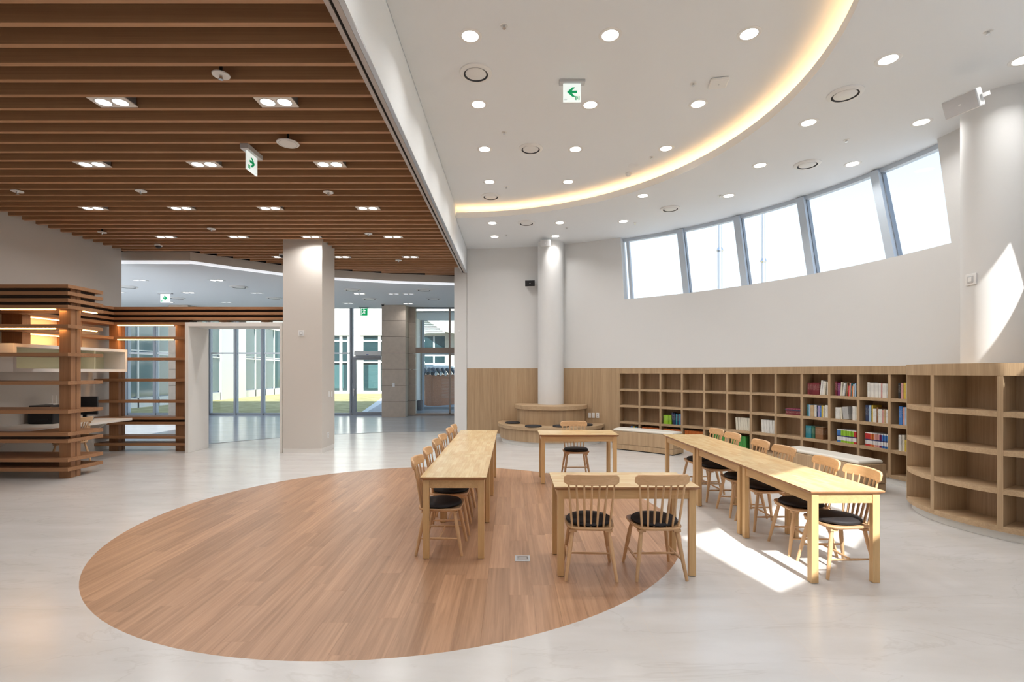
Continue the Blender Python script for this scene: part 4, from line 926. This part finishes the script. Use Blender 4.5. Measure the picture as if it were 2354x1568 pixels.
for i, p in enumerate(spts):
    o = sk if i == 0 else copy_tree(sk); o.location = p
    if p.z < ZI-.1: o['label'] = 'tiny chrome sprinkler head in the lower ring ceiling'; o['group'] = 'sprinklers of the ring ceiling'
    else: o['label'] = 'tiny chrome sprinkler head in the raised ceiling inside the cove'; o['group'] = 'sprinklers of the raised ceiling'
def drop_disc(p, label, r=.075, head=True, name='sprinkler_head', cat='sprinkler', grp='disc sprinklers between slats'):
    t = thing(name, label, cat, p, 0, grp)
    MB().lathe([(0, 0), (r*.97, 0), (r, .006), (r, .010), (0, .012)], n=28).build('cover_disc', 'white_plastic', t, 40)
    MB().tube((0, 0, .01), (0, 0, .28-(p.z-ZS)-.02), .014, n=8).build('drop_pipe', 'black_plastic', t)
    if head: MB().tube((0, 0, 0), (0, 0, -.03), .018, .012, 10).tube((0, 0, -.03), (0, 0, -.036), .02, n=10).build('head', 'chrome', t)
    else: MB().lathe([(r*.78, -.001), (r*.8, -.003), (r*.82, -.001)], n=28).build('rim', 'grey_plastic', t)
    return t
for x, y in ((508, 174), (40, 441), (324, 440), (755, 443), (235, 535), (486, 527), (847, 538), (916, 599)):
    drop_disc(P(x, y, ZS-.02), 'sprinkler head with white disc hanging below the timber slats')
drop_disc(P(662, 331, ZS-.05), 'large white disc speaker hanging below the timber slats beside exit sign', .125, False, 'ceiling_speaker', 'speaker', None)
def twin():
    t = thing('twin_downlight', 'white twin downlight set between the brown ceiling slats', 'ceiling light', group='twin downlights in the slat ceiling')
    MB().box(-.19, .19, -.10, .10, 0, .012).build('plate', 'portal_paint', t, bevel=.003)
    MB().box(-.18, .18, -.09, .09, .012, .20).build('housing', 'alu_dark', t)
    for v in (-.085, .085):
        lr = MB().lathe([(.066, -.001), (.074, -.004), (.078, 0)], (v, 0, 0), 24).build('lamp_ring', 'grey_plastic', t)
        MB().lathe([(0, -.002), (.066, -.002), (.066, 0), (0, 0)], (v, 0, 0), 24).build('lens', 'lens', lr)
        area('lamp', t, (v, 0, -.004), LAMP_HALL/2, .125, spread=155)
    return t
tw = twin()
tpx = [(263, 239), (638, 239), (213, 379), (472, 380), (760, 380), (213, 479), (416, 479), (622, 480), (848, 482), (377, 544), (547, 545), (718, 547), (905, 547), (641, 589), (786, 591), (944, 592)]
tpts = [P(x, y, ZS+.005) for x, y in tpx]+[Vector((x, y, ZS+.005)) for y in (2.6, .1, -3) for x in (-7.2, -5.0, -2.8)]  # last three rows are unseen, added to light the near floor
ky = []
for i, p in enumerate(tpts):
    o = tw if i == 0 else copy_tree(tw); k_ = round((p.y-YS0)/DS-.5); o.location = (p.x, YS0+(k_+.5)*DS, ZS+.005)
    row_ = next(j for j, n_ in enumerate((2, 5, 9, 13, 16, 99)) if i < n_)
    if row_ < 5: o['label'] = f'white twin downlight between slats, {ORD[4-row_]} row from the bent fascia'; o['group'] = f'twin downlights, {ORD[4-row_]} row from the fascia'
    else: o['label'] = 'white twin downlight added out of view in the slat ceiling for fill'; o['group'] = 'unseen fill twin downlights'
def twin_foyer(p, lit):
    t = thing('twin_downlight', 'white twin downlight recessed in the foyer ceiling, lamp '+('on' if lit else 'off'), 'ceiling light', p, 0, 'twin downlights in the foyer '+('lit' if lit else 'unlit'))
    MB().box(-.19, .19, -.10, .10, -.008, 0).build('plate', 'white_plastic', t)
    for v in (-.09, .09): MB().lathe([(0, -.010), (.07, -.010), (.07, -.008)], (v, 0, 0), 20).build('lens', 'lens' if lit else 'faint_glow', t)
    if lit: area('lamp', t, (0, 0, -.015), LAMP_FOYER, .3, 'RECTANGLE', .12)
for x, y, l in ((320, 644, 0), (498, 644, 1), (434, 672.5, 1), (386, 694.5, 1), (590, 673.5, 0), (520, 695, 0), (273, 672, 0), (938, 698, 1), (905, 675.5, 0), (939, 675.5, 0), (801, 697, 0), (826, 675, 1)): twin_foyer(P(x, y, ZF), l)
def dome_cam(p, label):
    t = thing('dome_camera', label, 'camera', p)
    MB().lathe([(0, 0), (.07, 0), (.075, .01), (.07, .04), (0, .04)], n=24).build('base', 'white_plastic', t, 40)
    MB().lathe([(0, -.05), (.03, -.042), (.05, -.02), (.052, 0)], n=24).build('dome', 'black_plastic', t, 40)
dome_cam(P(364, 566, ZS-.02)+Vector((0, 0, 0)), 'white dome security camera under the timber slats near the bent fascia')
dome_cam(P(880, 698, ZF)+Vector((0, 0, -.04)), 'dome security camera on the foyer ceiling beside the stone pillar')
dome_cam(P(637, 588, ZS-.02)+Vector((.12, 0, 0)), 'white dome security camera under the timber slats behind the square column')
p = P(1652, 188, ZI); ap = thing('access_point', 'rounded square white wireless access point on the raised ceiling', 'access point', p, rad(-12))
MB().box(-.105, .105, -.105, .105, -.035, 0).build('case', 'white_plastic', ap, bevel=.025); MB().lathe([(0, -.037), (.01, -.036), (.01, -.034)], n=12).build('logo_dot', 'grey_plastic', ap)
p = P(1445, 398, ZI); sm = thing('smoke_detector', 'white smoke detector on the raised ceiling near the cove light', 'smoke detector', p)
MB().lathe([(0, -.055), (.03, -.053), (.045, -.035), (.055, -.015), (.055, 0)], n=24).build('body', 'white_plastic', sm, 40); MB().lathe([(.042, -.036), (.047, -.032), (.044, -.028)], n=24).build('vent_ring', 'print_grey', sm)
p = P(1456, 380, ZI); cv = thing('cover_plate', 'flush round blank plate in the raised ceiling beside smoke detector', 'cover plate', p)
MB().lathe([(0, -.006), (.085, -.005), (.092, 0)], n=28).build('plate', 'ceil_paint', cv, 40)
# ---- exit signs
ARROW = [(-.5, 0), (.02, .47), (.30, .47), (-.02, .13), (.5, .13), (.5, -.11), (-.02, -.11), (.30, -.47), (.02, -.47)]
def add_flat(mb, poly, y, sx=1):       # thin printed shape in the x,z plane in front of the panel
    q = poly if sx > 0 else poly[::-1]
    mb.prism_y([(p[0]*sx, p[1]) for p in q], y-.0015, y); return mb
MAN = [[(-.12, .62), (.12, .62), (.16, .82), (.0, .92), (-.14, .80)], [(-.30, .52), (.22, .56), (.30, .30), (.10, .0), (-.14, .02), (-.02, .32), (-.34, .30)],
       [(-.14, .04), (.10, .02), (.02, -.28), (-.30, -.62), (-.44, -.50), (-.14, -.20)], [(.02, .04), (.16, .02), (.34, -.28), (.30, -.66), (.14, -.66), (.16, -.30)],
       [(.20, .54), (.46, .36), (.50, .16), (.40, .14), (.34, .28), (.16, .38)]]
def exit_sign(p, label, w, h, flip=1, rz=0, green=False, off=.02):
    t = thing('exit_sign', label, 'exit sign', p, rz)
    MB().box(-w*.72, w*.72, -.05, .05, -.03, off).build('mount', 'grey_plastic' if not green else 'alu_dark', t, bevel=.004)
    if off > .05: pass
    b = MB().box(-w/2, w/2, -.008, .008, -.03-h, -.03).build('panel', 'sign_green' if green else 'sign_white', t)
    m = MB()
    if not green:
        s = h*.56; m = MB(); add_flat(m, [(a*s*flip if False else a*s, c_*s-.03-h*.47) for a, c_ in ARROW], -.0085, flip); m.build('arrow', 'green_print', b)
        m = MB(); q = h*.11; cx = w*.30*flip*(1 if flip > 0 else 1); cz = -.03-h*.80
        m.prism_y([(cx-q, cz-q), (cx-q*.55, cz-q), (cx-q*.55, cz+q), (cx-q, cz+q)], -.0100, -.0085).prism_y([(cx+q*.55, cz-q), (cx+q, cz-q), (cx+q, cz+q), (cx+q*.55, cz+q)], -.0100, -.0085)
        for part in MAN[:4]: m.prism_y([(cx+a*q*.9, cz+c_*q*.95) for a, c_ in part], -.0100, -.0085)
        m.build('pictogram', 'green_print', b)
        MB().box(-w*.42*flip-.01 if flip > 0 else w*.28, -w*.28 if flip > 0 else w*.42, -.0098, -.0085, -.03-h*.90, -.03-h*.885).build('small_print', 'print_grey', b)
    else:
        q = h*.5; cz = -.03-h*.5
        for part in MAN: m.prism_y([(a*q, cz+c_*q*.9) for a, c_ in part], -.0105, -.0085)
        m.prism_y([(-w*.42, cz-h*.44), (-w*.34, cz-h*.44), (-w*.34, cz+h*.40), (w*.40, cz+h*.40), (w*.40, cz+h*.46), (-w*.42, cz+h*.46)], -.0100, -.0085)
        m.build('pictogram', glow('sign_print_white', (.9, .95, .9), .6) if 'sign_print_white' not in MAT else 'sign_print_white', b)
    return t
p = P(1315, 187, ZI); exit_sign(p, 'hanging exit sign with green arrow pointing left on the raised white ceiling', .21, .215, 1, 0, off=0)
exit_sign(Vector((-3.17, 6.10, ZS-.03)), 'exit sign with green arrow hanging below the timber slats', .245, .22, -1, pi/2, off=.03)
p = P(380, 674, ZF); exit_sign(p, 'white exit sign with green arrow hanging in the foyer', .30, .27, -1, 0, off=0)
p = P(842, 708.5, ZF); exit_sign(p+Vector((0, -.3, 0)), 'solid green running man exit sign above the glass door', .27, .29, 1, 0, True, 0)
# ---- speakers
def box_speaker(loc, label, rz, rx, w=.26, h=.16, d=.15, mats=('white_plastic', 'grey_plastic')):
    t = thing('wall_speaker', label, 'speaker', loc, rz); t.rotation_euler = (rx, 0, rz)
    MB().prism([(-w/2, -d/2), (w/2, -d/2), (w*.36, d/2), (-w*.36, d/2)], -h/2, h/2).build('cabinet', mats[0], t, bevel=.014)
    cab = t.children[0]; gr_ = MB().box(-w/2+.008, w/2-.008, -d/2-.006, -d/2+.001, -h/2+.008, h/2-.008).build('grille', mats[1], cab, bevel=.004)
    MB().box(-.012, .012, -d/2-.008, -d/2-.005, -.008, .006).build('badge', mats[0], cab)
    for s in (-1, 1): MB().box(s*w*.47-.008, s*w*.47+.008, -.012, d/2+.025, -.02, .02).build('bracket_arm', mats[0], t)
    MB().box(-w*.5, w*.5, d/2+.015, d/2+.03, -.02, .02).build('bracket', mats[0], t); return t
box_speaker(tuple(D(1254, 559, 11.93)), 'white box speaker at the top of the column on the tiered seat', rad(-8), rad(14), .25, .15, .15)
vq = D(2219, 236, 5.25); box_speaker(tuple(vq), 'white box speaker at the top of the column in the rounded bookcase', rad(-22), rad(30), .31, .19, .19).rotation_euler = (rad(24), 0, rad(-70))
tb = R(1221, RW); q = pol(tb, RW-.12, EYE+(H0-654)*pol(tb, RW).y/F)
box_speaker(tuple(q), 'black wall speaker on the white wall beside the round column', rad(tb-90)+rad(6), rad(3), .26, .165, .12, ('white_plastic', 'black_plastic'))
# ---- plates, switches, sockets
def plate(name, loc, rz, label, cat, w=.075, h=.12, det='switch', group=None, mat='white_plastic'):
    t = thing(name, label, cat, loc, rz, group)
    t_top = t; t = MB().box(-w/2, w/2, -.010, 0, -h/2, h/2).build('plate', mat, t, bevel=.003)
    if det == 'switch': MB().box(-w*.32, w*.32, -.014, -.010, -h*.33, h*.33).build('rocker', mat, t, bevel=.002)
    elif det == 'socket':
        for s in (-1, 1):
            MB().tube((0, -.010, s*h*.22), (0, -.012, s*h*.22), .02, n=16).build('socket_face', 'grey_plastic', t)
            m = MB()
            for v in (-.008, .008): m.tube((v, -.0121, s*h*.22), (v, -.0128, s*h*.22), .003, n=8)
            m.build('socket_holes', 'black_plastic', t)
    elif det == 'chime':
        MB().box(-w*.32, w*.26, -.016, -.010, -h*.32, h*.30).build('frame', 'grey_plastic', t, bevel=.003); MB().box(-w*.2, w*.14, -.020, -.016, -h*.2, h*.2).build('button', mat, t, bevel=.002)
    return t_top
plate('wall_alarm', (D(693, 766, 10.39).x, 10.39, D(693, 766, 10.39).z), 0, 'small square grey alarm plate on the face of the square column', 'alarm', .12, .12, 'chime')
for i, x in enumerate((755.5, 762.5)):
    Y = 10.39+.73*((x-738.7)/32); plate('light_switch', (-3.935, Y, EYE+(H0-906)*Y/F), pi/2, ('white light switch nearer the front edge on the square column side', 'white light switch nearer the rear edge on the square column side')[i], 'switch', .075, .12)
Y = 10.39+.73*((753-738.7)/32); plate('wall_socket', (-3.935, Y, EYE+(H0-1000)*Y/F), pi/2, 'double wall socket low on the side of the square column', 'socket', .075, .12, 'socket')
for i, x in enumerate((1355.5, 1364, 1374)):
    t_ = R(x, RW-.006); v = pol(t_, RW-.006); plate(('light_switch', 'light_switch', 'wall_socket')[i], (v.x, v.y, EYE+(H0-955)*v.y/F), rad(t_-90), ('white switch nearest the column on the oak wainscot', 'middle white switch plate on the oak wainscot', 'white double socket on the oak wainscot beside two switches')[i], ('switch', 'switch', 'socket')[i], .075, .125, ('switch', 'switch', 'socket')[i])
a_ = 236
v = Vector((QC.x+.34*cos(rad(a_-53)), QC.y+.34*sin(rad(a_-53)), 0)); plate('wall_alarm', (v.x, v.y, 2.77), rad(a_-53+90), 'white square call plate on the column in the rounded bookcase', 'alarm', .13, .13, 'chime')
plate('wall_sensor', (D(1055.5, 761, 12.97).x, 12.97, D(1055.5, 761, 12.97).z), 0, 'small white sensor on the wall end below the beam', 'sensor', .05, .05, 'switch')
plate('light_switch', (gx(905, 18.6), 18.6, by(885, 18.6)), 0, 'small white switch plate on the stone pillar by the foyer doors', 'switch', .09, .14)
# ---- floor outlet
fo = thing('floor_outlet', 'square metal floor outlet cover set in the timber disc', 'floor outlet', (P(1201, 1284, 0).x, P(1201, 1284, 0).y, 0))
MB().box(-.068, .068, -.068, .068, 0, .004).build('frame', 'alu', fo, bevel=.002); MB().box(-.054, .054, -.054, .054, .004, .0052).build('lid', plain('lid_grey', (.40, .38, .38), .4, .3), fo)
MB().box(-.044, .046, .028, .034, .0052, .0058).box(.040, .046, -.02, .034, .0052, .0058).box(-.044, -.03, .0, .004, .0052, .0058).build('lid_slot', 'black_plastic', fo)
